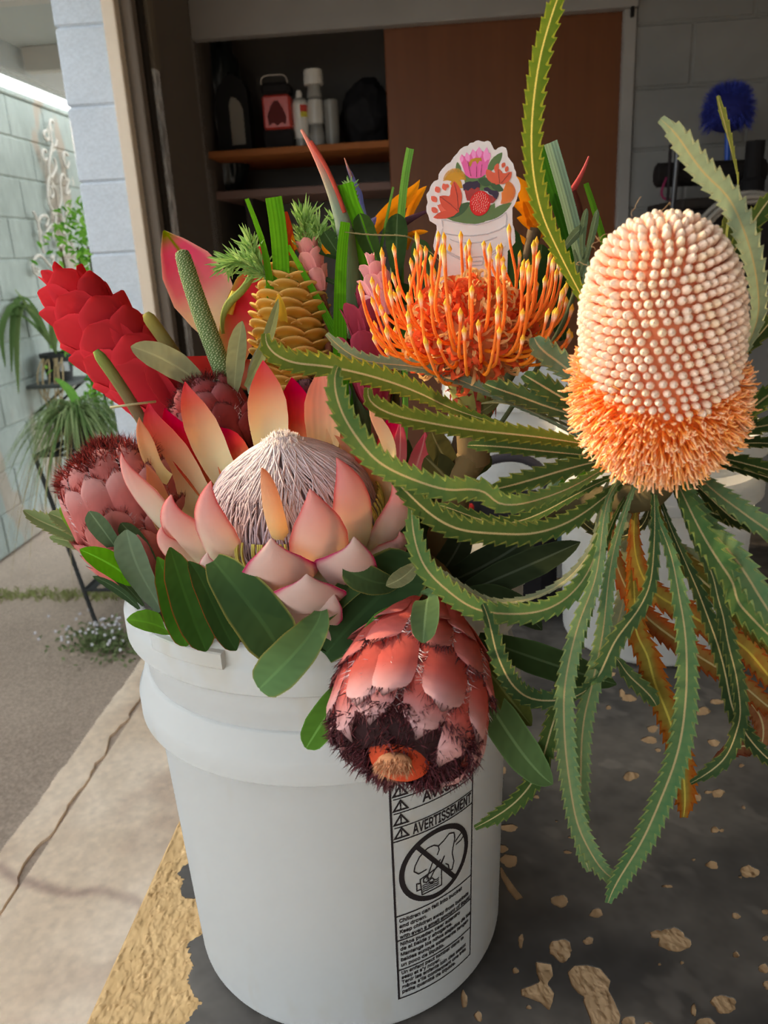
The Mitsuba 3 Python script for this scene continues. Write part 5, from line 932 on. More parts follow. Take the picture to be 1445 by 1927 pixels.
LV = [
 ([(1200, 850), (1103, 836), (1000, 821), (880, 808), (787, 792), (724, 774), (703, 761), (693, 730)], (.475, .455, .44, .43, .425, .42, .42, .425), 46, L(96, 116, 34), dict(hint=(.1, -.8, .7))),
 ([(1200, 862), (1121, 858), (1023, 849), (930, 840), (880, 838)], (.475, .465, .46, .46, .465), 38, MID, dict(hint=(0, -.7, .8))),
 ([(1200, 868), (1128, 868), (1023, 896), (923, 922)], (.475, .46, .45, .445), 42, MID, dict(hint=(0, -.8, .6))),
 ([(1210, 875), (1142, 880), (1070, 919), (1000, 944), (965, 950), (935, 945), (914, 928), (883, 921), (849, 922), (787, 906), (740, 886), (703, 861), (672, 824), (647, 783), (631, 733), (636, 690)], (.475, .45, .43, .42, .415, .415, .415, .415, .41, .41, .405, .40, .40, .405, .41, .42), 48, L(96, 130, 62), dict(hint=np.array([(0, -.7, .8), (0, -.8, .7), (.1, -1, .4), (.3, -1, .3)]))),
 ([(1215, 880), (1156, 896), (1070, 938), (1000, 973), (942, 985), (895, 975), (850, 958), (822, 950)], (.475, .46, .45, .45, .45, .455, .46, .465), 30, MID, dict(hint=(0, -.6, .9))),
 ([(1218, 885), (1150, 925), (1070, 982), (1000, 1004), (930, 1004), (855, 993), (802, 961), (762, 923), (742, 905)], (.475, .45, .435, .43, .425, .42, .42, .42, .425), 50, MID, dict(hint=(0, -.8, .6))),
 ([(1215, 890), (1150, 930), (1122, 1040), (1082, 1110), (1023, 1148), (950, 1155), (899, 1147), (837, 1107), (802, 1070), (784, 1029), (776, 985), (774, 955)], (.475, .45, .44, .43, .42, .415, .41, .405, .405, .41, .415, .42), 42, L(92, 130, 68), dict(hint=(0, -1, .5))),
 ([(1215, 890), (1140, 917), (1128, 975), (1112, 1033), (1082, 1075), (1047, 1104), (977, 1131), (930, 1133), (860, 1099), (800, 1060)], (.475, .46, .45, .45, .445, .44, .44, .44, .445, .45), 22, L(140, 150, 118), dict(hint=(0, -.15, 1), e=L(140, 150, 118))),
 ([(1215, 890), (1164, 905), (1140, 955), (1119, 1092), (1093, 1162), (1075, 1225), (1063, 1290), (1061, 1349), (1065, 1419), (1076, 1500), (1088, 1554), (1113, 1607), (1138, 1641), (1178, 1668)], (.475, .45, .43, .42, .41, .405, .40, .40, .40, .40, .40, .40, .405, .41), 40, L(116, 152, 102), dict(hint=(.1, -1, .15))),  # pale green has the sky reflection put into the leaf colour
 ([(1218, 890), (1197, 908), (1166, 994), (1145, 1092), (1135, 1185), (1124, 1243), (1112, 1297), (1100, 1348), (1094, 1407), (1093, 1453), (1091, 1512), (1099, 1607), (1109, 1640)], (.475, .45, .435, .43, .42, .42, .415, .415, .41, .41, .41, .41, .415), 36, L(112, 148, 98), dict(hint=(-.1, -1, .15))),  # colour lightened to stand for sky reflected on this leaf
 ([(1215, 892), (1150, 990), (1110, 1120), (1080, 1220), (1051, 1327), (1035, 1379), (1023, 1421), (1005, 1465), (972, 1507), (935, 1535), (893, 1558)], (.475, .46, .45, .44, .435, .43, .43, .425, .42, .42, .42), 36, MID, dict(hint=(0, -1, .3))),
 ([(1228, 895), (1229, 908), (1232, 979), (1229, 1051), (1219, 1111), (1188, 1165), (1159, 1204), (1140, 1243), (1117, 1285), (1082, 1311), (1047, 1318), (1005, 1316), (972, 1297), (946, 1257), (932, 1220), (921, 1173), (908, 1136)], (.475, .44, .42, .41, .40, .395, .39, .39, .40, .41, .415, .415, .41, .40, .395, .395, .395), 40, L(66, 98, 58), dict(hint=np.array([(0, -1, .1), (0, -1, .1), (.3, -1, .4), (0, -.4, 1.), (.3, -1, .2), (.5, -1, .2)]))),
 ([(1238, 895), (1244, 994), (1264, 1051), (1278, 1122), (1288, 1182), (1292, 1266), (1290, 1318), (1281, 1389), (1264, 1451), (1242, 1507), (1208, 1582), (1170, 1645), (1144, 1699)], (.475, .43, .415, .405, .40, .395, .395, .39, .39, .39, .39, .395, .40), 47, L(92, 132, 82), dict(hint=(-.1, -1, .1))),  # sky sheen on the hanging leaf painted in as lighter green
 ([(1235, 895), (1255, 975), (1274, 1022), (1295, 1070), (1317, 1122), (1333, 1165), (1350, 1213), (1366, 1275), (1376, 1324), (1393, 1364), (1418, 1400), (1450, 1432), (1475, 1450)], (.475, .45, .44, .43, .425, .42, .42, .415, .41, .41, .41, .41, .41), 34, L(58, 82, 48), dict(hint=(.1, -1, .2))),
 ([(1245, 895), (1288, 967), (1312, 1022), (1343, 1091), (1350, 1122), (1360, 1158), (1369, 1206), (1381, 1254), (1391, 1313), (1392, 1350), (1386, 1375), (1362, 1428), (1334, 1453), (1299, 1474)], (.475, .44, .43, .42, .415, .415, .41, .41, .41, .405, .40, .40, .40, .40), 34, L(66, 92, 54), dict(hint=np.array([(.1, -1, .2), (.1, -1, .2), (.3, -1, .3), (0, -.2, 1)]))),
 ([(1255, 892), (1274, 908), (1302, 967), (1331, 1022), (1362, 1070), (1379, 1099), (1388, 1130), (1410, 1158), (1436, 1185), (1475, 1215)], (.475, .44, .42, .41, .40, .40, .40, .40, .40, .40), 50, L(86, 124, 66), dict(hint=(.1, -1, .4))),
 ([(1260, 890), (1300, 935), (1331, 991), (1367, 1032), (1403, 1080), (1426, 1118), (1445, 1148), (1480, 1200)], (.475, .44, .425, .41, .40, .395, .39, .39), 52, BRT, dict(hint=(.1, -1, .5))),
 ([(1265, 885), (1312, 896), (1350, 929), (1391, 960), (1445, 998), (1500, 1030)], (.475, .44, .42, .405, .395, .39), 46, BRT, dict(hint=(.1, -1, .6))),
 ([(1262, 885), (1297, 902), (1350, 950), (1400, 990)], (.475, .46, .455, .455), 32, L(50, 66, 34), dict(hint=(0, -1, .5))),
 ([(1262, 888), (1307, 951), (1405, 986), (1432, 1000)], (.475, .46, .455, .455), 30, L(52, 68, 34), dict(hint=(0, -1, .5))),
 ([(1270, 870), (1355, 862), (1445, 884), (1500, 895)], (.47, .45, .44, .44), 36, L(64, 88, 40), dict(hint=(0, -.7, .8))),
 ([(1270, 872), (1348, 872), (1426, 892), (1490, 915)], (.47, .455, .45, .45), 30, L(54, 72, 34), dict(hint=(0, -.7, .8))),
 ([(1290, 850), (1385, 812), (1445, 800), (1500, 790)], (.47, .46, .46, .46), 34, L(60, 84, 44), dict(hint=(0, -.8, .6))),
 ([(1290, 845), (1388, 790), (1440, 748), (1490, 715)], (.47, .46, .46, .46), 38, L(66, 96, 40), dict(hint=(0, -.8, .5))),
 ([(1290, 855), (1390, 835), (1500, 842)], (.47, .465, .465), 28, L(56, 76, 38), dict(hint=(0, -.7, .8))),
 ([(1180, 760), (1120, 600), (1094, 556), (1073, 517), (1045, 461), (1020, 402), (1006, 343), (1000, 280), (1001, 227), (1008, 157), (1017, 105), (1031, 52), (1048, 0), (1064, -40)], (.47, .475, .475, .475, .475, .475, .475, .475, .475, .475, .475, .475, .475, .475), 40, L(104, 134, 22), dict(hint=(.25, -1, .1), e=L(226, 206, 90), rib=L(226, 212, 120))),
 ([(1330, 760), (1400, 660), (1426, 594), (1426, 545), (1415, 482), (1394, 419), (1366, 367), (1328, 329), (1296, 287), (1265, 245), (1242, 224)], (.47, .46, .455, .45, .445, .44, .435, .43, .425, .42, .42), 44, PAL, dict(hint=(-.2, -1, .1))),
 ([(1340, 720), (1375, 560), (1366, 472), (1368, 419), (1384, 368), (1387, 345), (1380, 305), (1370, 259), (1359, 217), (1350, 180)], (.475, .475, .475, .475, .475, .475, .475, .475, .475, .475), 26, L(112, 124, 52), dict(hint=np.array([(.3, -1, 0), (1, -.35, 0), (1, -.3, 0), (.4, -1, 0)]))),
 ([(1330, 620), (1372, 487), (1391, 458), (1426, 405), (1460, 360)], (.48, .48, .48, .48, .48), 38, L(72, 96, 40), dict(hint=(0, -1, .2))),
 ([(1330, 640), (1362, 520), (1368, 440), (1372, 400)], (.485, .485, .485, .485), 32, L(88, 100, 40), dict(hint=(-.2, -1, .1))),
 ([(1350, 700), (1420, 640), (1480, 560)], (.475, .475, .475), 30, L(66, 84, 40), dict()),
 ([(1100, 830), (1000, 775), (900, 730), (777, 690), (718, 684), (679, 676), (639, 652), (614, 628)], (.49, .51, .52, .53, .53, .53, .53, .53), 32, L(122, 148, 120), dict(hint=(0, -.7, .8))),
 ([(1000, 815), (900, 786), (837, 763), (802, 746), (740, 721), (662, 699), (600, 688), (542, 679), (513, 662), (500, 628)], (.50, .51, .51, .50, .49, .48, .475, .475, .475, .48), 50, L(100, 122, 40), dict(hint=(0, -.9, .6), e=L(206, 170, 70))),
 ([(1200, 830), (1079, 760), (1047, 742), (1012, 721), (985, 705)], (.47, .475, .475, .475, .48), 44, L(72, 104, 54), dict(hint=(0, -.9, .5))),
 ([(1200, 835), (1079, 781), (1023, 763), (977, 746), (937, 732), (912, 722)], (.47, .475, .475, .475, .475, .48), 44, L(78, 106, 62), dict(hint=(0, -.8, .7))),
 ([(1200, 845), (1084, 809), (1035, 788), (977, 765), (930, 758), (905, 760)], (.47, .48, .48, .48, .48, .48), 18, L(110, 120, 90), dict(hint=(0, -.2, 1))),
 ([(1180, 780), (1070, 697), (1047, 679), (1028, 665), (1005, 635)], (.47, .48, .485, .485, .49), 48, L(112, 140, 104), dict(hint=(0, -1, .4))),
 ([(840, 520), (825, 490), (787, 459), (772, 449), (738, 444), (699, 443), (648, 437)], (.60, .60, .60, .60, .60, .60, .60), 16, L(150, 150, 110), dict(hint=(0, -.15, 1))),
 ([(1222, 895), (1190, 1020), (1195, 1160), (1197, 1187), (1216, 1230), (1231, 1282), (1247, 1322), (1267, 1378), (1284, 1450), (1286, 1538)], (.48, .49, .485, .48, .475, .47, .465, .46, .455, .455), 48, YLW, dict(old=L(156, 84, 30), rib=L(200, 190, 90))),
 ([(1205, 895), (1150, 1010), (1180, 1110), (1212, 1156), (1274, 1206), (1310, 1232), (1379, 1275), (1431, 1318), (1475, 1350)], (.48, .50, .495, .495, .495, .495, .495, .495, .495), 44, L(150, 116, 50), dict(old=L(140, 68, 34))),
 ([(1215, 900), (1200, 1060), (1235, 1118), (1274, 1142), (1331, 1177), (1393, 1213), (1445, 1270), (1480, 1300)], (.48, .485, .485, .485, .48, .475, .475, .475), 50, L(158, 140, 46), dict(old=L(150, 76, 34), rib=L(190, 176, 80))),
 ([(1240, 900), (1280, 1050), (1343, 1111), (1378, 1140), (1414, 1175), (1450, 1208), (1480, 1240)], (.48, .485, .48, .475, .475, .475, .475), 46, OLV, dict(old=L(110, 90, 40))),
 ([(1235, 900), (1290, 1040), (1316, 1058), (1360, 1120), (1420, 1210), (1470, 1290)], (.485, .49, .49, .49, .49, .49), 38, L(150, 168, 130), dict(hint=(.3, -1, .2))),
 ([(1218, 900), (1180, 1020), (1175, 1120), (1160, 1180), (1150, 1220)], (.485, .50, .50, .50, .50), 34, L(150, 160, 124), dict()),
 ([(1140, 1230), (1165, 1245), (1177, 1263), (1208, 1294), (1235, 1328)], (.47, .47, .465, .46, .455), 32, L(78, 104, 60), dict()),
 ([(1210, 900), (1160, 1010), (1120, 1000), (1085, 965)], (.485, .50, .51, .515), 28, L(70, 74, 44), dict(hint=(0, -.6, .8))),
 ([(1360, 1260), (1400, 1310), (1436, 1370), (1432, 1405)], (.50, .51, .52, .52), 40, L(150, 100, 66), dict(old=BRN)),
 ([(1340, 1430), (1370, 1412), (1402, 1404), (1418, 1416)], (.47, .47, .47, .47), 36, L(120, 76, 52), dict(old=L(100, 52, 32)))]
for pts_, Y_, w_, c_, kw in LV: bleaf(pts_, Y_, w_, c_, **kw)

# ------------------------------------------------------------------ beehive ginger
bh = thing('beehive_ginger', 'golden honeycomb-like beehive ginger cone behind the king protea', 'flower')
HB, HT = at(548, 745, .690), at(546, 488, .715); HA = unit(HT - HB); HL = np.linalg.norm(HT - HB); HM = basis(HA, (0, 1, 0)); HR = 72 * mpp((HB + HT) / 2)
def hr(s): return HR * np.interp(s, [0, .1, .3, .55, .75, .88, .96, 1], [.62, .86, 1.0, 1.0, .88, .68, .46, .2])
def hpt(ph, s, r): return HB + HA * (HL * s)[..., None] + HM[:, 0] * (r * np.cos(ph))[..., None] + HM[:, 1] * (r * np.sin(ph))[..., None]
mb = MB(); ph, sg = np.meshgrid(np.linspace(0, 2 * np.pi, 40, endpoint=False), np.linspace(0, 1, 24)); mb.add(hpt(ph, sg, hr(sg) * .80).reshape(-1, 3), grid_faces(24, 40, True), L(186, 140, 56)); put('cone_core', mb, 'matte', bh)
r_ = np.random.default_rng(71); NR = 14
for j in range(NR):
    s0 = .02 + .95 * j / NR; nb = 8 if j < 10 else (7 if j < 12 else 5)
    for i in range(nb):
        p0 = 2 * np.pi * (i + .5 * (j % 2) + .08 * r_.normal()) / nb + .15 * j; hw = np.pi / nb * 1.16; u = np.linspace(-1, 1, 11); v = np.linspace(0, 1, 10)
        U_, V_ = np.meshgrid(u, v); arch = 1 - U_ ** 2
        rad_ = np.interp(V_, [0, .25, .55, .72, .84, .93, 1], [.80, .94, 1.06, 1.13, 1.14, 1.07, .92]) - .13 * (1 - arch) * (V_ > .3)
        hh_ = np.interp(V_, [0, .25, .55, .72, .84, .93, 1], [-.035, -.005, .020, .033, .044, .046, .036]) * (.55 + .45 * arch) - .016 * (1 - arch)
        S_ = s0 + hh_ * 1.15; P = hpt(p0 + hw * U_, S_, hr(np.clip(s0 + .02, 0, 1)) * rad_)
        g = r_.uniform(.9, 1.08); c = lerp(L(196, 146, 52) * g, L(236, 198, 122) * g, sstep(.45, .85, V_)); c = lerp(c, L(222, 206, 110) * g, (1 - sstep(.05, .35, V_)) * .6)
        mb = MB(); mb.add(P.reshape(-1, 3), grid_faces(10, 11), c.reshape(-1, 3)); put('bract', mb, 'waxy', bh)
stem(bh, [HB + HA * .01, HB - HA * .06, BIN + [.01, .05, 0]], (.011, .009), L(120, 126, 60))
mb = MB(); blade(mb, [at(536, 604, .662), at(530, 578, .655), at(524, 552, .652)], .010, (-.3, -1, 0), L(206, 168, 56), 8, 3, .5, 0, P_BRACT); put('bract_tip', mb, 'petal', bh, label='single pointed yellow tip')

# ------------------------------------------------------------------ ginger torches
def ginger(name, label, B, E, R, cols, rows, around, seed, lift=.5, ln=.36, pr=((0, .8), (.3, 1), (.6, .92), (.85, .62), (1, .25)), st=None, wf=1.0, group=None):
    k = thing(name, label, 'flower', group); r_ = np.random.default_rng(seed); B, E = np.asarray(B), np.asarray(E); A = unit(E - B); Ln = np.linalg.norm(E - B); M = basis(A, (.2, 1, .3)); pf = curve(*pr)
    mb = MB(); lathe(mb, [(R * .45 * float(pf(s)) + .0003, Ln * s) for s in np.linspace(0, .96, 14)], cols[0] * .8, 24, B, A); put('core', mb, 'matte', k)
    for j in range(rows):
        s0 = -.06 + .90 * j / max(rows - 1, 1); n = max(int(round(around * (.45 + .55 * float(pf(s0))))), 3)
        for i in range(n):
            p0 = 2 * np.pi * (i + .5 * (j % 2) + .07 * r_.normal()) / n; h = M[:, 0] * math.cos(p0) + M[:, 1] * math.sin(p0); f = float(pf(min(s0 + .15, 1))); l = Ln * ln * r_.uniform(.9, 1.1) * (.7 + .3 * f)
            o = B + A * Ln * s0 + h * R * .42 * f
            P = [o, o + A * l * .35 + h * R * .28 * f, o + A * l * .72 + h * R * .50 * f, o + A * l + h * R * (.56 + lift * .35) * f]
            g = r_.uniform(.9, 1.1); w = 2 * np.pi * R * f / n * 1.05 * wf
            co = lambda t, s: lerp(np.broadcast_to(cols[0] * g, t.shape + (3,)), np.broadcast_to(cols[1] * g, t.shape + (3,)), sstep(.3, 1, t)) ; ci = lambda t, s: np.broadcast_to(cols[2] * g, t.shape + (3,))
            mb = MB(); blade(mb, P, w, h, co, 12, 7, -.34, 0, curve((0, .55), (.3, .9), (.6, 1), (.82, .88), (.94, .6), (1, .14)), thick=.0006, back=ci, edge=np.asarray(cols[1]) * 1.15); put('bract', mb, 'petal', k)
    stem(k, [B + A * Ln * .1, B - A * .03, (st if st is not None else B * .5 + BIN * .5), BIN + [r_.uniform(-.05, .05), r_.uniform(0, .05), 0]], (R * .28, R * .25), L(122, 70, 50)); return k
ginger('red_ginger', 'bright red ginger torch leaning out at the left above the mink protea', at(330, 780, .700), at(124, 545, .735), .0400, [L(206, 46, 58), L(216, 60, 72), L(232, 84, 84)], 7, 6, 81, .25, .40, wf=1.15)
PG = 'pale pink gingers at the back of the bouquet'
ginger('pink_ginger', 'soft pink ginger between the beehive ginger and the wide green strap leaves', at(602, 545, .70), at(576, 455, .71), .0125, [L(232, 150, 150), L(240, 176, 176), L(244, 190, 186)], 4, 6, 82, .6, .5, group=PG)
ginger('pink_ginger', 'pale pink ginger just left of the pincushion styles', at(722, 590, .66), at(700, 498, .67), .0135, [L(230, 150, 160), L(240, 184, 190), L(244, 196, 196)], 4, 6, 83, .6, .5, group=PG)
dg = ginger('dark_ginger', 'dark crimson ginger bud low behind the left pincushion styles', at(708, 760, .655), at(688, 588, .67), .0235, [L(140, 40, 56), L(168, 66, 86), L(150, 46, 62)], 4, 6, 84, .5, .55)
mb = MB(); tube(mb, spline([at(668, 690, .70), at(664, 600, .71), at(660, 515, .715), at(668, 470, .72)], 16), np.linspace(.0085, .0075, 16), L(222, 214, 180), 14)
k = thing('cut_stalk', 'cream pale stalk standing between the strap leaf and the pale pink ginger', 'stalk'); put('stalk', mb, 'matte', k)
# cut leaf stalks at the left
for lab, pts, w, c0, c1, Y in [('green and brown cut stalk crossing in front of the red ginger', [(272, 800), (228, 728), (180, 660)], 22, L(116, 96, 70), L(120, 140, 64), .640), ('olive-brown cut stalk with a rounded yellowish end beside the red ginger', [(345, 690), (310, 640), (274, 590)], 25, L(104, 92, 58), L(150, 140, 66), .690)]:
    k = thing('cut_stalk', lab, 'stalk'); P = spline(pathY(pts, Y), 14); R = w * .5 * mpp(P[0]); mb = MB(); tube(mb, P, np.r_[np.full(12, R), R * .92, R * .55], lerp(c0, c1, np.linspace(0, 1, 14) ** 2), 14)
    put('stalk', mb, 'matte', k); stem(k, [P[0], P[0] * .6 + BIN * .4 + [0, 0, .02], BIN + [-.03, .02, 0]], (R, R), c0)
k = thing('twig', 'thin pale straw sticking out left of the king protea', 'twig'); mb = MB(); tube(mb, spline([at(208, 767, .60), at(250, 761, .60), at(292, 756, .62)], 12), .0011, L(176, 170, 130), 6); put('straw', mb, 'matte', k)

# ------------------------------------------------------------------ anthuriums
an = thing('anthurium', 'pink, cream and green anthurium with two flaring lobes behind the green spike', 'flower')
def a_left(t, s):
    c = ramp([L(206, 214, 120), L(240, 230, 180), L(240, 214, 190), L(232, 120, 120), L(226, 84, 100), L(222, 90, 100)], t * 1.02)
    c = lerp(c, L(94, 118, 62), np.clip(sstep(.86, .99, t) + sstep(.5, .9, t) * sstep(.12, .04, np.abs(s - .25)), 0, 1)); return lerp(c, L(238, 190, 190), sstep(.9, 1, np.abs(s)) * .5)
mb = MB(); blade(mb, pathY([(436, 700), (424, 640), (392, 570), (352, 505), (308, 434)], (.715, .72, .73, .74, .75)), .057, (.25, -1, .15), a_left, 30, 11, .28, 0, curve((0, .14), (.15, .42), (.35, .82), (.52, 1), (.72, .84), (.88, .44), (1, .03)), thick=.0009, back=lambda t, s: ramp([L(226, 214, 160), L(236, 190, 170), L(226, 110, 116)], t)); put('spathe_lobe', mb, 'petal', an, label='pink and cream left lobe with green tip')
mb = MB(); blade(mb, pathY([(440, 705), (446, 650), (462, 590), (480, 530), (488, 462)], (.713, .713, .715, .72, .725)), .040, (-.3, -1, 0), lambda t, s: lerp(ramp([L(210, 206, 110), L(226, 130, 90), L(226, 60, 52), L(222, 60, 60), L(216, 56, 66)], t), L(190, 180, 80), sstep(-.6, -1, s) * .8), 24, 9, .3, 0, curve((0, .3), (.2, .8), (.45, 1), (.7, .82), (.9, .4), (1, .04)), thick=.0009, back=lambda t, s: np.broadcast_to(L(220, 80, 76), t.shape + (3,))); put('spathe_lobe', mb, 'petal', an, label='red right lobe')
mb = MB(); P = spline(pathY([(420, 628), (419, 600), (430, 572), (452, 550), (470, 525), (481, 490), (482, 450)], (.703, .703, .703, .703, .707, .711, .717)), 34); tube(mb, P, np.interp(np.linspace(0, 1, 34), [0, .3, .7, 1], [.0014, .0036, .0032, .0010]), lerp(L(150, 160, 80), L(88, 112, 56), np.linspace(0, 1, 34)), 10); put('rolled_margin', mb, 'matte', an, label='thick rolled green margin')
mb = MB(); tube(mb, pathY([(430, 590), (436, 566), (440, 548)], .71), [.004, .0042, .002], L(214, 186, 80), 10); put('spadix', mb, 'matte', an, label='short yellow spadix')
stem(an, [at(436, 690, .717), at(452, 760, .71), BIN + [-.02, .04, 0]], (.0045, .0045), L(122, 140, 80))
an2 = thing('anthurium', 'red anthurium seen edge-on with a tall knobbly green spadix', 'flower')
n, m = 190, 44; P = spline(pathY([(436, 745), (420, 700), (392, 625), (362, 540), (341, 470)], (.680, .682, .686, .692, .698)), n); _, N, B_ = frames(P, (0, -1, .2)); t = np.linspace(0, 1, n); a = np.arange(m) * 2 * np.pi / m
R0 = 17.5 * mpp(P[n // 2]) * np.interp(t, [0, .1, .5, .85, .95, .985, 1], [.98, 1.02, 1.0, .9, .8, .66, .1]); I, J = np.meshgrid(np.arange(n), np.arange(m), indexing='ij')
dots = np.clip(np.cos(2 * np.pi * (I / 5.0)) * 1.0, -1, 1) * np.cos(2 * np.pi * (J / 4.0 + .5 * np.floor(I / 5.0 + .5))); bump = .0007 * np.clip(dots, -.2, 1)
V = P[:, None] + (R0[:, None] + bump)[..., None] * (np.cos(a)[None, :, None] * N[:, None] + np.sin(a)[None, :, None] * B_[:, None]); C = lerp(L(88, 112, 64), L(214, 220, 180), np.clip(dots, 0, 1) ** 1.5)
mb = MB(); mb.add(V.reshape(-1, 3), grid_faces(n, m, True), C.reshape(-1, 3)); put('spadix', mb, 'matte', an2, label='tall green spadix dotted with pale points')
mb = MB(); blade(mb, pathY([(270, 690), (330, 696), (400, 702), (470, 712), (530, 740)], (.715, .71, .705, .70, .695)), .035, (.1, -.65, .8), lambda t, s: lerp(ramp([L(214, 50, 50), L(224, 62, 52), L(228, 74, 60), L(236, 150, 120), L(240, 210, 170)], t), L(84, 110, 54), sstep(.8, .95, s)), 24, 11, .25, 0, curve((0, .1), (.15, .7), (.5, 1), (.8, 1), (1, .6)), thick=.0009, back=lambda t, s: np.broadcast_to(L(214, 60, 56), t.shape + (3,))); put('spathe', mb, 'petal', an2, label='red spathe with a thin green rim')
stem(an2, [at(438, 745, .682), at(450, 800, .68), BIN + [-.03, .03, 0]], (.005, .0045), L(110, 130, 74))

# ------------------------------------------------------------------ strap leaves
def strap(label, pts, Y, w, c, hint, fold=.12, w0=1.0, top=1.0, group=None):
    k = thing('strap_leaf', label, 'leaf', 'green strap leaves in the bouquet'); P = pathY(pts, Y); wm = w * mpp(P[-1]); 
    def col(t, s): return np.asarray(c) * (1 + .16 * np.sin(s * 24) + .10 * np.sin(s * 61 + 1))[..., None]
    mb = MB(); blade(mb, np.vstack([P[:1] * .45 + (BIN + [(P[0, 0] - BIN[0]) * .3, .05, .05]) * .55, P]), wm, hint, col, 22, 13, 0, fold, curve((0, .5), (.5, w0), (.995, top), (1, top * .98))); put('blade', mb, 'leaf', k); return k
SG = L(84, 150, 28)
strap('narrow bright green strap leaf cut slantwise, left of the beehive ginger top', [(506, 520), (492, 450), (478, 410), (464, 374)], .685, 24, SG, (.5, -1, 0), .2, 1, .35)
strap('broad bright green strap leaf cut square above the beehive ginger', [(530, 520), (526, 450), (515, 371)], .69, 33, SG, (-.05, -1, 0), .15)
strap('broad bright green strap leaf just left of the dark oval leaves, cut square', [(700, 520), (684, 450), (664, 400), (648, 346)], .70, 42, L(88, 160, 30), (.1, -1, 0), .1, 1.25, .82)
strap('long green strap leaf crossed by a dark band, right of the beehive ginger', [(640, 650), (640, 560), (644, 470), (650, 418)], .675, 34, L(80, 146, 26), (0, -1, 0), .14, 1, .55)
strap('thin shiny folded green strap leaf rising behind the orange petals', [(752, 420), (758, 350), (770, 279)], .73, 17, L(96, 150, 70), (.6, -1, 0), .5)
strap('thin green strap leaf beside the orange petals, cut at a slant', [(722, 440), (732, 390), (740, 352)], .73, 11, L(100, 150, 70), (0, -1, 0), .2, 1, .4)
strap('wide dark green strap leaf behind the tall saw-edged banksia leaf', [(1082, 470), (1058, 390), (1022, 275)], .71, 42, L(54, 104, 30), (.3, -1, 0), .12)
strap('folded strap leaf with its white sheen painted pale, right of the tall banksia leaf', [(1090, 470), (1068, 380), (1036, 268)], .70, 26, L(150, 178, 150), (-.2, -1, .1), .35)  # pale base colour carries the white sheen on the leaf
strap('green strap leaf leaning right in front of the wooden cabinet door', [(1140, 470), (1120, 400), (1102, 345)], .72, 20, L(80, 130, 36), (0, -1, 0), .2, 1.2, .5)
strap('short green strap leaf tip right of the beehive ginger crown', [(596, 560), (566, 505), (542, 462)], .69, 26, L(90, 160, 34), (.1, -1, .1), .1, 1, .3)

# ------------------------------------------------------------------ birds of paradise, heliconia
def beak(k, pts, Y, w0, w1, c0, c1, name='beak', label=None):
    P = spline(pathY(pts, Y), 20); t = np.linspace(0, 1, 20); mb = MB(); tube(mb, P, np.interp(t, [0, 1], [w0, w1]) * .5 * mpp(P[0]), ramp(c0 if isinstance(c0, list) else [c0, c1], t), 12); return put(name, mb, 'matte', k, label=label)
def petal(k, pts, Y, w, cs, name='sepal', label=None, hint=(0, -1, .2), prof=P_BRACT):
    P = pathY(pts, Y); mb = MB(); blade(mb, P, w * mpp(P[0]), hint, lambda t, s: ramp(cs, t), 16, 7, .3, .2, prof); return put(name, mb, 'petal', k, label=label)
bp1 = thing('bird_of_paradise', 'green and pink bird of paradise beak pointing up left of the wide strap leaf', 'flower', 'birds of paradise at the back of the bouquet')
beak(bp1, [(650, 440), (630, 372), (602, 308), (567, 244)], .70, 34, 5, [L(120, 132, 120), L(122, 140, 122), L(150, 140, 120), L(206, 120, 110), L(214, 140, 124)], None); mb = MB(); tube(mb, spline(pathY([(648, 400), (628, 345), (606, 300), (584, 266)], .695), 14), .0018, L(176, 70, 56), 8); put('red_edge', mb, 'matte', bp1, label='dull red upper edge'); stem(bp1, [at(650, 435, .70), at(668, 560, .69), BIN + [.02, .06, 0]], (.0075, .007), L(96, 116, 80))
bp2 = thing('bird_of_paradise', 'blue bird of paradise tongue with a pink tip right of the wide strap leaf', 'flower', 'birds of paradise at the back of the bouquet')
petal(bp2, [(692, 420), (682, 392), (668, 350), (652, 312)], .735, 17, [L(120, 126, 150), L(96, 104, 168), L(104, 108, 170), L(120, 116, 170)], 'tongue', 'violet-blue tongue', (.3, -1, 0), curve((0, .3), (.35, .6), (.5, 1), (.62, .6), (.85, .5), (1, .2))); beak(bp2, [(662, 334), (655, 316), (648, 297)], .735, 7, 2, L(150, 120, 130), L(196, 130, 110), 'tip'); stem(bp2, [at(692, 420, .735), at(705, 500, .73), BIN + [.03, .06, 0]], (.004, .004), L(110, 116, 120))
OS = [L(238, 150, 40), L(240, 146, 26), L(240, 150, 24), L(240, 156, 30)]
bp3 = thing('bird_of_paradise', 'orange bird of paradise with purple beak left of the card', 'flower', 'birds of paradise at the back of the bouquet')
for pts, w in (([(700, 442), (726, 408), (762, 376), (790, 338)], 30), ([(768, 412), (778, 385), (792, 362), (803, 350)], 18), ([(764, 470), (770, 448), (778, 434)], 12), ([(768, 442), (786, 438), (806, 436)], 10)): petal(bp3, pts, .745, w, OS)
beak(bp3, [(750, 425), (780, 408), (808, 396)], .742, 18, 4, L(70, 44, 62), L(88, 54, 70), label='dark purple beak'); petal(bp3, [(692, 436), (698, 424), (708, 408)], .74, 14, [L(110, 110, 180), L(120, 118, 190)], 'tongue', 'lilac tongue'); stem(bp3, [at(752, 428, .745), at(744, 540, .73), BIN + [.05, .06, 0]], (.006, .006), L(80, 96, 60))
bp4 = thing('bird_of_paradise', 'orange bird of paradise between the card and the tall banksia leaf', 'flower', 'birds of paradise at the back of the bouquet')
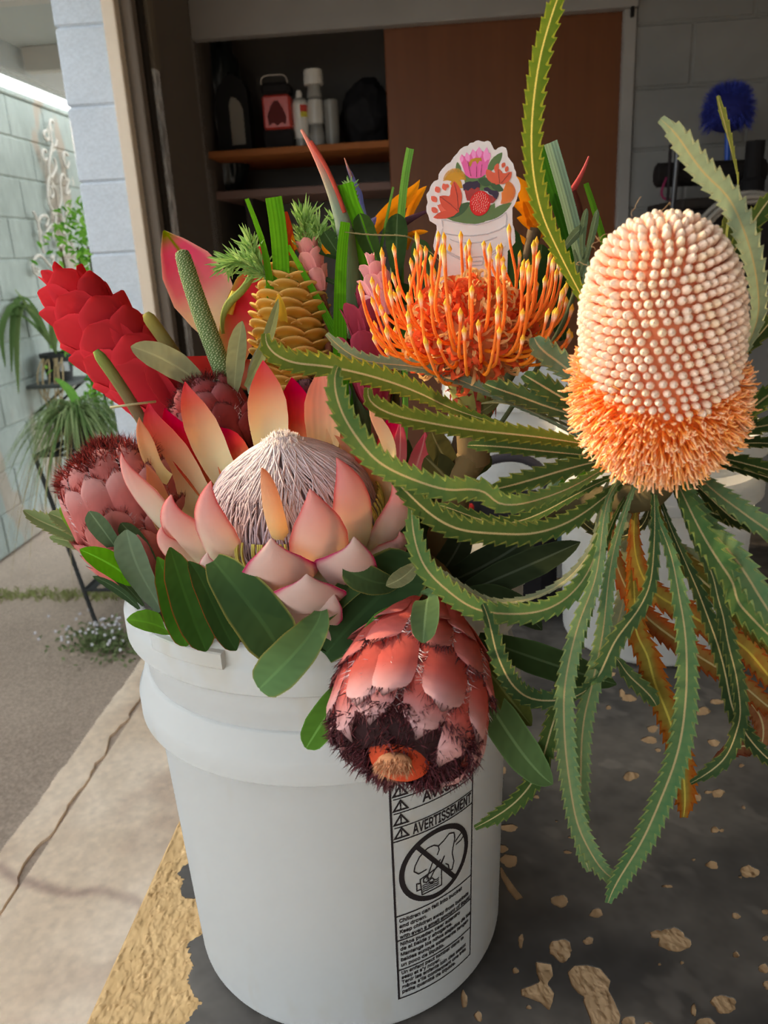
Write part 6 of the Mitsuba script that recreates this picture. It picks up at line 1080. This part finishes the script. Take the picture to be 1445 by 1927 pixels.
for pts, w in (([(1002, 425), (992, 375), (966, 330)], 30), ([(1006, 432), (992, 398), (962, 384)], 26), ([(1012, 436), (996, 420), (972, 410)], 22), ([(996, 466), (984, 452), (972, 440)], 10), ([(1020, 446), (1010, 436), (990, 428)], 14)): petal(bp4, pts, .72, w, OS)
stem(bp4, [at(1006, 432, .722), at(985, 540, .71), BIN + [.08, .06, 0]], (.006, .006), L(96, 80, 60))
bp5 = thing('bird_of_paradise', 'dark bird of paradise bud with a red pointed tip near the cabinet door edge', 'flower', 'birds of paradise at the back of the bouquet')
beak(bp5, [(1086, 440), (1084, 390), (1074, 362)], .745, 22, 20, L(70, 50, 40), L(110, 50, 44), 'bud'); beak(bp5, [(1072, 366), (1092, 332), (1108, 294)], .745, 15, 3, L(176, 60, 62), L(200, 90, 90), 'beak', 'red pointed tip'); stem(bp5, [at(1086, 438, .745), at(1060, 540, .72), BIN + [.09, .06, 0]], (.005, .005), L(70, 80, 50))
he = thing('heliconia', 'red-orange heliconia tip between the square-cut strap leaf and the needle sprig', 'flower')
beak(he, [(540, 480), (541, 445), (537, 415), (533, 400)], .705, 30, 16, L(226, 84, 40), L(230, 74, 44), 'bract'); petal(he, [(556, 470), (552, 455), (550, 440)], .70, 8, OS, 'floret', 'small orange point'); petal(he, [(620, 480), (612, 470), (606, 458)], .70, 10, OS, 'floret'); stem(he, [at(540, 480, .705), at(560, 560, .69), BIN + [0, .06, 0]], (.006, .006), L(120, 130, 60))

# ------------------------------------------------------------------ foliage sprigs
def needles(k, pts, Y, ln, n, seed, c0=L(110, 156, 74), c1=L(170, 206, 130)):
    r_ = np.random.default_rng(seed); P = spline(pathY(pts, Y), 30); mb = MB(); tube(mb, P, .0012, L(100, 120, 60), 6); put('twig', mb, 'matte', k); mb = MB(); Tn = unit(np.gradient(P, axis=0))
    for i in range(n):
        q = r_.integers(0, 30); d = unit(Tn[q] * .9 + unit(r_.normal(size=3)) * .9); o = P[q]; l = ln * r_.uniform(.6, 1.1) * mpp(o)
        blade(mb, [o, o + d * l * .5, o + d * l + Tn[q] * l * .15], .0016, (0, -1, .2), lerp(c0, c1, r_.random()), 5, 3, 0, .2)
    put('needles', mb, 'leaf', k, kind='stuff')
ns = thing('needle_sprig', 'feathery light green needle sprig left of the beehive ginger', 'foliage', 'needle sprigs in the bouquet'); needles(ns, [(500, 520), (470, 500), (440, 492), (424, 500)], .69, 40, 150, 91); needles(ns, [(500, 515), (480, 480), (470, 452)], .69, 34, 110, 92); stem(ns, [at(500, 520, .69), BIN + [-.02, .06, 0]], (.0018, .002), L(100, 120, 60))
ns = thing('needle_sprig', 'upright pale green needle sprig just right of the heliconia tip', 'foliage', 'needle sprigs in the bouquet'); needles(ns, [(576, 480), (574, 440), (572, 408)], .71, 40, 150, 93); needles(ns, [(606, 480), (602, 450), (596, 424)], .71, 34, 90, 94); stem(ns, [at(576, 480, .71), BIN + [.01, .07, 0]], (.0018, .002), L(100, 120, 60))
ns = thing('needle_sprig', 'thin spiky green sprig beside the top of the wide strap leaf', 'foliage', 'needle sprigs in the bouquet'); needles(ns, [(672, 420), (664, 380), (658, 345)], .71, 18, 60, 95, L(96, 140, 84), L(140, 180, 120)); needles(ns, [(640, 470), (634, 430), (630, 410)], .705, 24, 60, 96); stem(ns, [at(650, 470, .71), BIN + [.02, .07, 0]], (.0018, .002), L(100, 120, 60))
gf = thing('grey_leaf_sprig', 'sprig of narrow grey-green leaves left of the banksia top', 'foliage')
for pts, w in (([(1098, 490), (1096, 440), (1104, 392)], 14), ([(1098, 500), (1112, 450), (1124, 394)], 14), ([(1056, 476), (1078, 446), (1100, 424)], 18), ([(1088, 540), (1096, 500), (1110, 470)], 12), ([(1080, 470), (1086, 500), (1090, 540)], 12)): fleaf(gf, pts, .66, w, L(96, 116, 90), (.1, -1, .1), P_ROUND, m=5)
stem(gf, [at(1092, 520, .66), at(1050, 640, .66), BIN + [.09, .05, 0]], (.002, .002), L(80, 90, 60))
ol = thing('oval_leaf_sprig', 'sprig of dark oval leaves left of the card', 'foliage')
for pts, w, c, h in (([(716, 506), (694, 455), (676, 402)], 40, L(62, 92, 46), (.1, -1, 0)), ([(748, 520), (746, 460), (748, 402)], 42, L(54, 80, 46), (0, -1, 0)), ([(640, 482), (624, 458), (610, 436)], 32, L(66, 92, 54), (.1, -1, .2)), ([(690, 512), (650, 488), (598, 474)], 20, L(52, 76, 42), (0, -.8, .7)), ([(690, 542), (640, 536), (598, 518)], 14, L(70, 92, 64), (0, -.6, .8)), ([(700, 600), (680, 598), (655, 600)], 14, L(80, 100, 70), (0, -.6, .8)), ([(820, 560), (800, 500), (786, 450)], 40, L(60, 84, 48), (0, -1, 0)), ([(1000, 600), (1010, 520), (1020, 460)], 46, L(48, 70, 36), (0, -1, 0)), ([(980, 560), (966, 500), (962, 430)], 40, L(52, 78, 44), (.1, -1, 0)), ([(860, 600), (780, 560), (700, 545)], 40, L(50, 72, 36), (0, -1, .4)), ([(1060, 640), (1050, 560), (1060, 500)], 46, L(46, 66, 34), (0, -1, 0))): fleaf(ol, pts, .70, w, c, h, P_ROUND)
stem(ol, [at(730, 520, .70), at(740, 620, .68), BIN + [.05, .05, 0]], (.003, .003), L(80, 80, 50))
tl = thing('toothed_leaf_sprig', 'pale toothed leaf sprig sticking out at the far left under the mink protea', 'foliage')
for pts, w, tw in (([(150, 1020), (120, 1000), (84, 984), (44, 960)], 34, .5), ([(160, 1014), (130, 985), (92, 966)], 36, .2), ([(182, 1040), (140, 1022), (93, 1011)], 24, -.2)):
    P = pathY(pts, .565); mb = MB(); blade(mb, P, w * mpp(P[0]) * 1.15, (0, -1, .8), lambda t, s: lerp(np.broadcast_to(L(128, 150, 98), t.shape + (3,)), L(150, 166, 116), np.abs(s)), 20, 7, .2, .2, P_LEAFTIP, teeth=9, depth=.3, twist=tw, rib=L(170, 176, 130), edge=L(176, 170, 110)); put('leaf', mb, 'leaf', tl)
stem(tl, [at(170, 1028, .565), at(240, 1090, .56), BIN + [-.06, .0, 0]], (.0025, .003), L(96, 96, 60))
ff = thing('filler_foliage', 'dark green filler leaves deep inside the front bucket between the flowers', 'foliage'); r_ = np.random.default_rng(97)
for i in range(64):
    a = r_.uniform(0, 2 * np.pi); rr_ = .118 * math.sqrt(r_.random()); b_ = BC + [rr_ * .7 * math.cos(a), rr_ * .7 * math.sin(a), .20]; e = BC + [rr_ * 1.08 * math.cos(a), rr_ * 1.08 * math.sin(a), .37 + .035 * r_.random() + (.10 * r_.random() if rr_ * math.sin(a) > .015 else 0)]; m_ = (b_ + e) / 2 + r_.normal(size=3) * .008
    g = r_.uniform(.75, 1.2); mb = MB(); cc = lerp(L(52, 76, 40), L(72, 92, 50), r_.random()) * g; blade(mb, [b_, m_, e + r_.normal(size=3) * [.012, .012, .004]], r_.uniform(.020, .032), (r_.normal() * .5, -1, .4), cc, 12, 5, .1, .1, P_LEAFTIP, rib=cc * 1.4); put('leaf', mb, 'leaf', ff)

# ------------------------------------------------------------------ the printed card
cd = thing('card', 'white die-cut card showing a drawn bucket of bright flowers, tucked behind the pincushion', 'card')
CY = .615; c0 = at(889, 400, CY); CU = unit(RIGHT - FWD * .12); CV = unit(UP - CU * (UP @ CU)); CN = unit(np.cross(CU, CV)); CN = CN if CN @ FWD < 0 else -CN; CS = mpp(c0)
def cpx(x, y): return ((x / 5.8409 + 780) - 889) * CS, -((y / 5.8394 + 230) - 400) * CS      # drawing coordinates -> metres on the card
def cplace(lift): return lambda v: c0 + v[:, :1] * CU + v[:, 1:2] * CV + (v[:, 2:3] + lift) * CN
def card_shape(name, polys, col, level, label=None, depth=.00016):
    mb = MB()
    for p in polys: extrude(mb, p, depth, col, cplace(level * .00012))
    return put(name, mb, 'card_print', cd, smooth=False, label=label)
def cpoly(pts, smooth=0): 
    q = np.array([cpx(*p) for p in pts])
    if smooth: q = np.vstack([q, q[:1]]); s = np.linspace(0, 1, len(q)); q = CubicSpline(s, q, bc_type='periodic')(np.linspace(0, 1, smooth, endpoint=False))
    return Polygon(q).buffer(0)
out = [(700, 200), (740, 215), (765, 222), (800, 210), (830, 225), (850, 265), (870, 310), (892, 318), (915, 295), (960, 282), (1000, 300), (1015, 340), (1020, 400), (1050, 440), (1080, 480), (1090, 530), (1110, 570), (1112, 620), (1140, 660), (1158, 720), (1155, 770), (1130, 810), (1120, 860), (1098, 920), (1070, 960), (1070, 1060), (1072, 1140), (1088, 1180), (1100, 1260), (1100, 1340), (1060, 1390), (1020, 1430), (1015, 1700), (990, 1800), (990, 2050), (300, 2050), (290, 1800), (275, 1450), (215, 1390), (205, 1340), (220, 1250), (245, 1160), (240, 1110), (200, 1085), (165, 1060), (150, 1000), (130, 960), (128, 900), (145, 860), (132, 800), (130, 765), (160, 730), (175, 680), (210, 630), (260, 610), (265, 550), (300, 500), (350, 450), (400, 420), (430, 370), (470, 330), (500, 290), (545, 262), (585, 255), (610, 225), (650, 222), (670, 208)]
mb = MB(); extrude(mb, cpoly(out), .0004, L(226, 218, 218), cplace(-.0005)); put('card_sheet', mb, 'card_print', cd, smooth=False)
def ell(cx, cy, rx, ry, rot=0, n=30): a = np.linspace(0, 2 * np.pi, n, endpoint=False); r = math.radians(rot); x, y = rx * np.cos(a), ry * np.sin(a); return cpoly(np.c_[cx + x * math.cos(r) - y * math.sin(r), cy + x * math.sin(r) + y * math.cos(r)])
def lens(x0, y0, x1, y1, w, n=14):
    t = np.linspace(0, 1, n); d = np.array([x1 - x0, y1 - y0]); nn = np.array([-d[1], d[0]]) / np.hypot(*d); c = np.array([x0, y0]) + d * t[:, None]; h = (w / 2 * np.sin(np.pi * t) ** .75)[:, None] * nn; return cpoly(np.vstack([c + h, (c - h)[::-1]]))
def sline(pts, w): return LineString([cpx(*p) for p in pts]).buffer(w * CS / 5.84 / 2)
card_shape('drawn_leaves', [lens(800, 560, 960, 350, 95), lens(500, 600, 470, 430, 60), lens(400, 1040, 610, 880, 110), lens(760, 1090, 1062, 905, 100), lens(690, 620, 970, 770, 130), lens(540, 600, 760, 700, 80), cpoly([(350, 1040), (560, 900), (720, 980), (880, 900), (890, 1030), (760, 1105), (640, 1125), (480, 1105)]), cpoly([(540, 560), (600, 600), (780, 590), (760, 760), (560, 720)])], L(98, 122, 78), 1, 'drawn green leaves')
card_shape('drawn_dark_leaves', [lens(400, 1045, 608, 880, 90), lens(700, 630, 840, 700, 90), lens(830, 690, 975, 770, 70)], L(70, 94, 66), 2)
card_shape('drawn_pink_protea', [cpoly([(505, 375), (520, 350), (550, 380), (572, 330), (600, 375), (640, 300), (665, 340), (708, 280), (735, 320), (765, 340), (795, 285), (805, 350), (832, 350), (830, 400), (805, 480), (790, 570), (740, 610), (680, 622), (610, 615), (560, 580), (540, 520), (510, 430)])], L(226, 104, 168), 3, 'drawn pink protea')
card_shape('drawn_protea_petals', [lens(520, 440, 515, 360, 40), lens(590, 440, 572, 335, 50), lens(655, 410, 645, 305, 50), lens(715, 400, 708, 285, 55), lens(775, 450, 792, 292, 60), lens(805, 430, 826, 355, 36)], L(240, 150, 204), 4)
card_shape('drawn_gold_crown', [cpoly([(595, 450), (620, 412), (670, 398), (735, 402), (738, 440), (715, 430), (690, 470), (670, 432), (640, 440), (615, 495), (600, 480)])], L(186, 138, 50), 5)
yl = []; r_ = np.random.default_rng(5)
for i in range(30): a = math.radians(180 + i * 6.2); yl.append(sline([(440 + 20 * math.cos(a), 640), (440 + 80 * math.cos(a), 620 + 70 * math.sin(a)), (440 + 122 * math.cos(a + .05), 630 + 128 * math.sin(a + .03))], 8))
card_shape('drawn_yellow_pincushion', yl + [cpoly([(390, 660), (440, 620), (510, 640), (530, 720), (420, 720)])], L(204, 148, 50), 3, 'drawn yellow pincushion')
yl = []
for i in range(34): a = math.radians(-75 + i * 5.4); yl.append(sline([(960 + 20 * math.cos(a), 790), (975 + 70 * math.cos(a), 790 + 70 * math.sin(a)), (975 + 125 * math.cos(a), 785 + 128 * math.sin(a + .05))], 8))
card_shape('drawn_orange_pincushion', yl, L(222, 124, 60), 3, 'drawn orange pincushion')
card_shape('drawn_coral_back_petals', [lens(270, 760, 235, 690, 60), lens(340, 740, 318, 660, 55), lens(245, 860, 185, 795, 60), lens(380, 700, 330, 680, 44), lens(250, 980, 188, 920, 60), cpoly([(250, 900), (300, 880), (420, 760), (440, 900), (300, 1000)])], L(222, 104, 84), 4)
card_shape('drawn_coral_flower', [lens(480, 960, 435, 640, 125), lens(490, 985, 275, 800, 150), cpoly([(205, 1030), (260, 985), (330, 965), (490, 975), (430, 1025), (340, 1050), (240, 1045)])], L(210, 86, 66), 5, 'drawn coral protea')
card_shape('drawn_right_coral_flower', [lens(880, 690, 790, 530, 90), lens(930, 700, 915, 525, 100), lens(940, 700, 1060, 570, 90), lens(880, 560, 915, 470, 50), lens(960, 520, 985, 465, 44), lens(1000, 570, 1015, 505, 40), cpoly([(800, 560), (1040, 590), (960, 690), (890, 705)])], L(218, 100, 76), 5, 'drawn small coral protea')
card_shape('drawn_mink_buds', [cpoly([(545, 735), (710, 690), (720, 800), (640, 870), (575, 860)]), cpoly([(740, 770), (905, 850), (860, 900), (760, 900)])], L(160, 62, 62), 5, 'drawn dull red buds')
card_shape('drawn_mink_crowns', [cpoly([(530, 690), (560, 665), (600, 655), (640, 660), (690, 650), (720, 690), (718, 730), (690, 720), (660, 745), (625, 725), (590, 755), (560, 740), (538, 752)]), cpoly([(760, 735), (800, 725), (850, 765), (905, 770), (925, 800), (900, 862), (870, 845), (850, 815), (815, 800), (800, 770), (765, 765)])], L(62, 52, 72), 6)
card_shape('drawn_red_flower', [ell(718, 900, 112, 138, 8)], L(206, 44, 44), 7, 'drawn red pincushion')
card_shape('drawn_red_dashes', [sline([(718 + 95 * math.sqrt(q) * math.cos(i * 2.4), 900 + 118 * math.sqrt(q) * math.sin(i * 2.4)), (718 + 95 * math.sqrt(q) * math.cos(i * 2.4) + 4, 900 + 118 * math.sqrt(q) * math.sin(i * 2.4) - 14)], 5) for i, q in enumerate(np.linspace(.02, .95, 60))], L(238, 190, 180), 9)
lines = [[(310, 1130), (300, 1060), (330, 1062), (420, 1085), (560, 1118), (680, 1130), (800, 1110), (930, 1060), (1000, 1010), (1012, 1060), (1000, 1150)], [(340, 1215), (480, 1240), (640, 1250), (800, 1235), (930, 1195), (1005, 1150)], [(395, 1280), (480, 1315), (620, 1330), (760, 1320), (900, 1275)], [(310, 1160), (285, 1260), (262, 1360), (300, 1385), (420, 1460), (530, 1520)], [(345, 1400), (440, 1450), (530, 1500)], [(770, 1520), (880, 1450), (990, 1380)], [(780, 1490), (880, 1420), (960, 1370)], [(535, 1570), (540, 1500), (560, 1490), (740, 1480), (755, 1500), (750, 1560), (740, 1575), (545, 1578), (535, 1570)], [(560, 1540), (735, 1530)], [(1000, 1160), (1042, 1340)], [(340, 1500), (350, 1800)], [(965, 1400), (955, 1750), (850, 1820)]]
card_shape('drawn_bucket_lines', [sline(l, 13) for l in lines], L(190, 186, 190), 2, 'thin grey drawn bucket outline')
pet = [[(435, 660), (470, 800), (480, 950)], [(285, 810), (400, 900), (480, 980)], [(585, 430), (600, 520), (620, 600)], [(680, 500), (680, 610)], [(740, 480), (725, 600)], [(915, 545), (930, 690)], [(1040, 585), (950, 690)]]
card_shape('drawn_petal_lines', [sline(l, 4) for l in pet], L(120, 50, 56), 9)
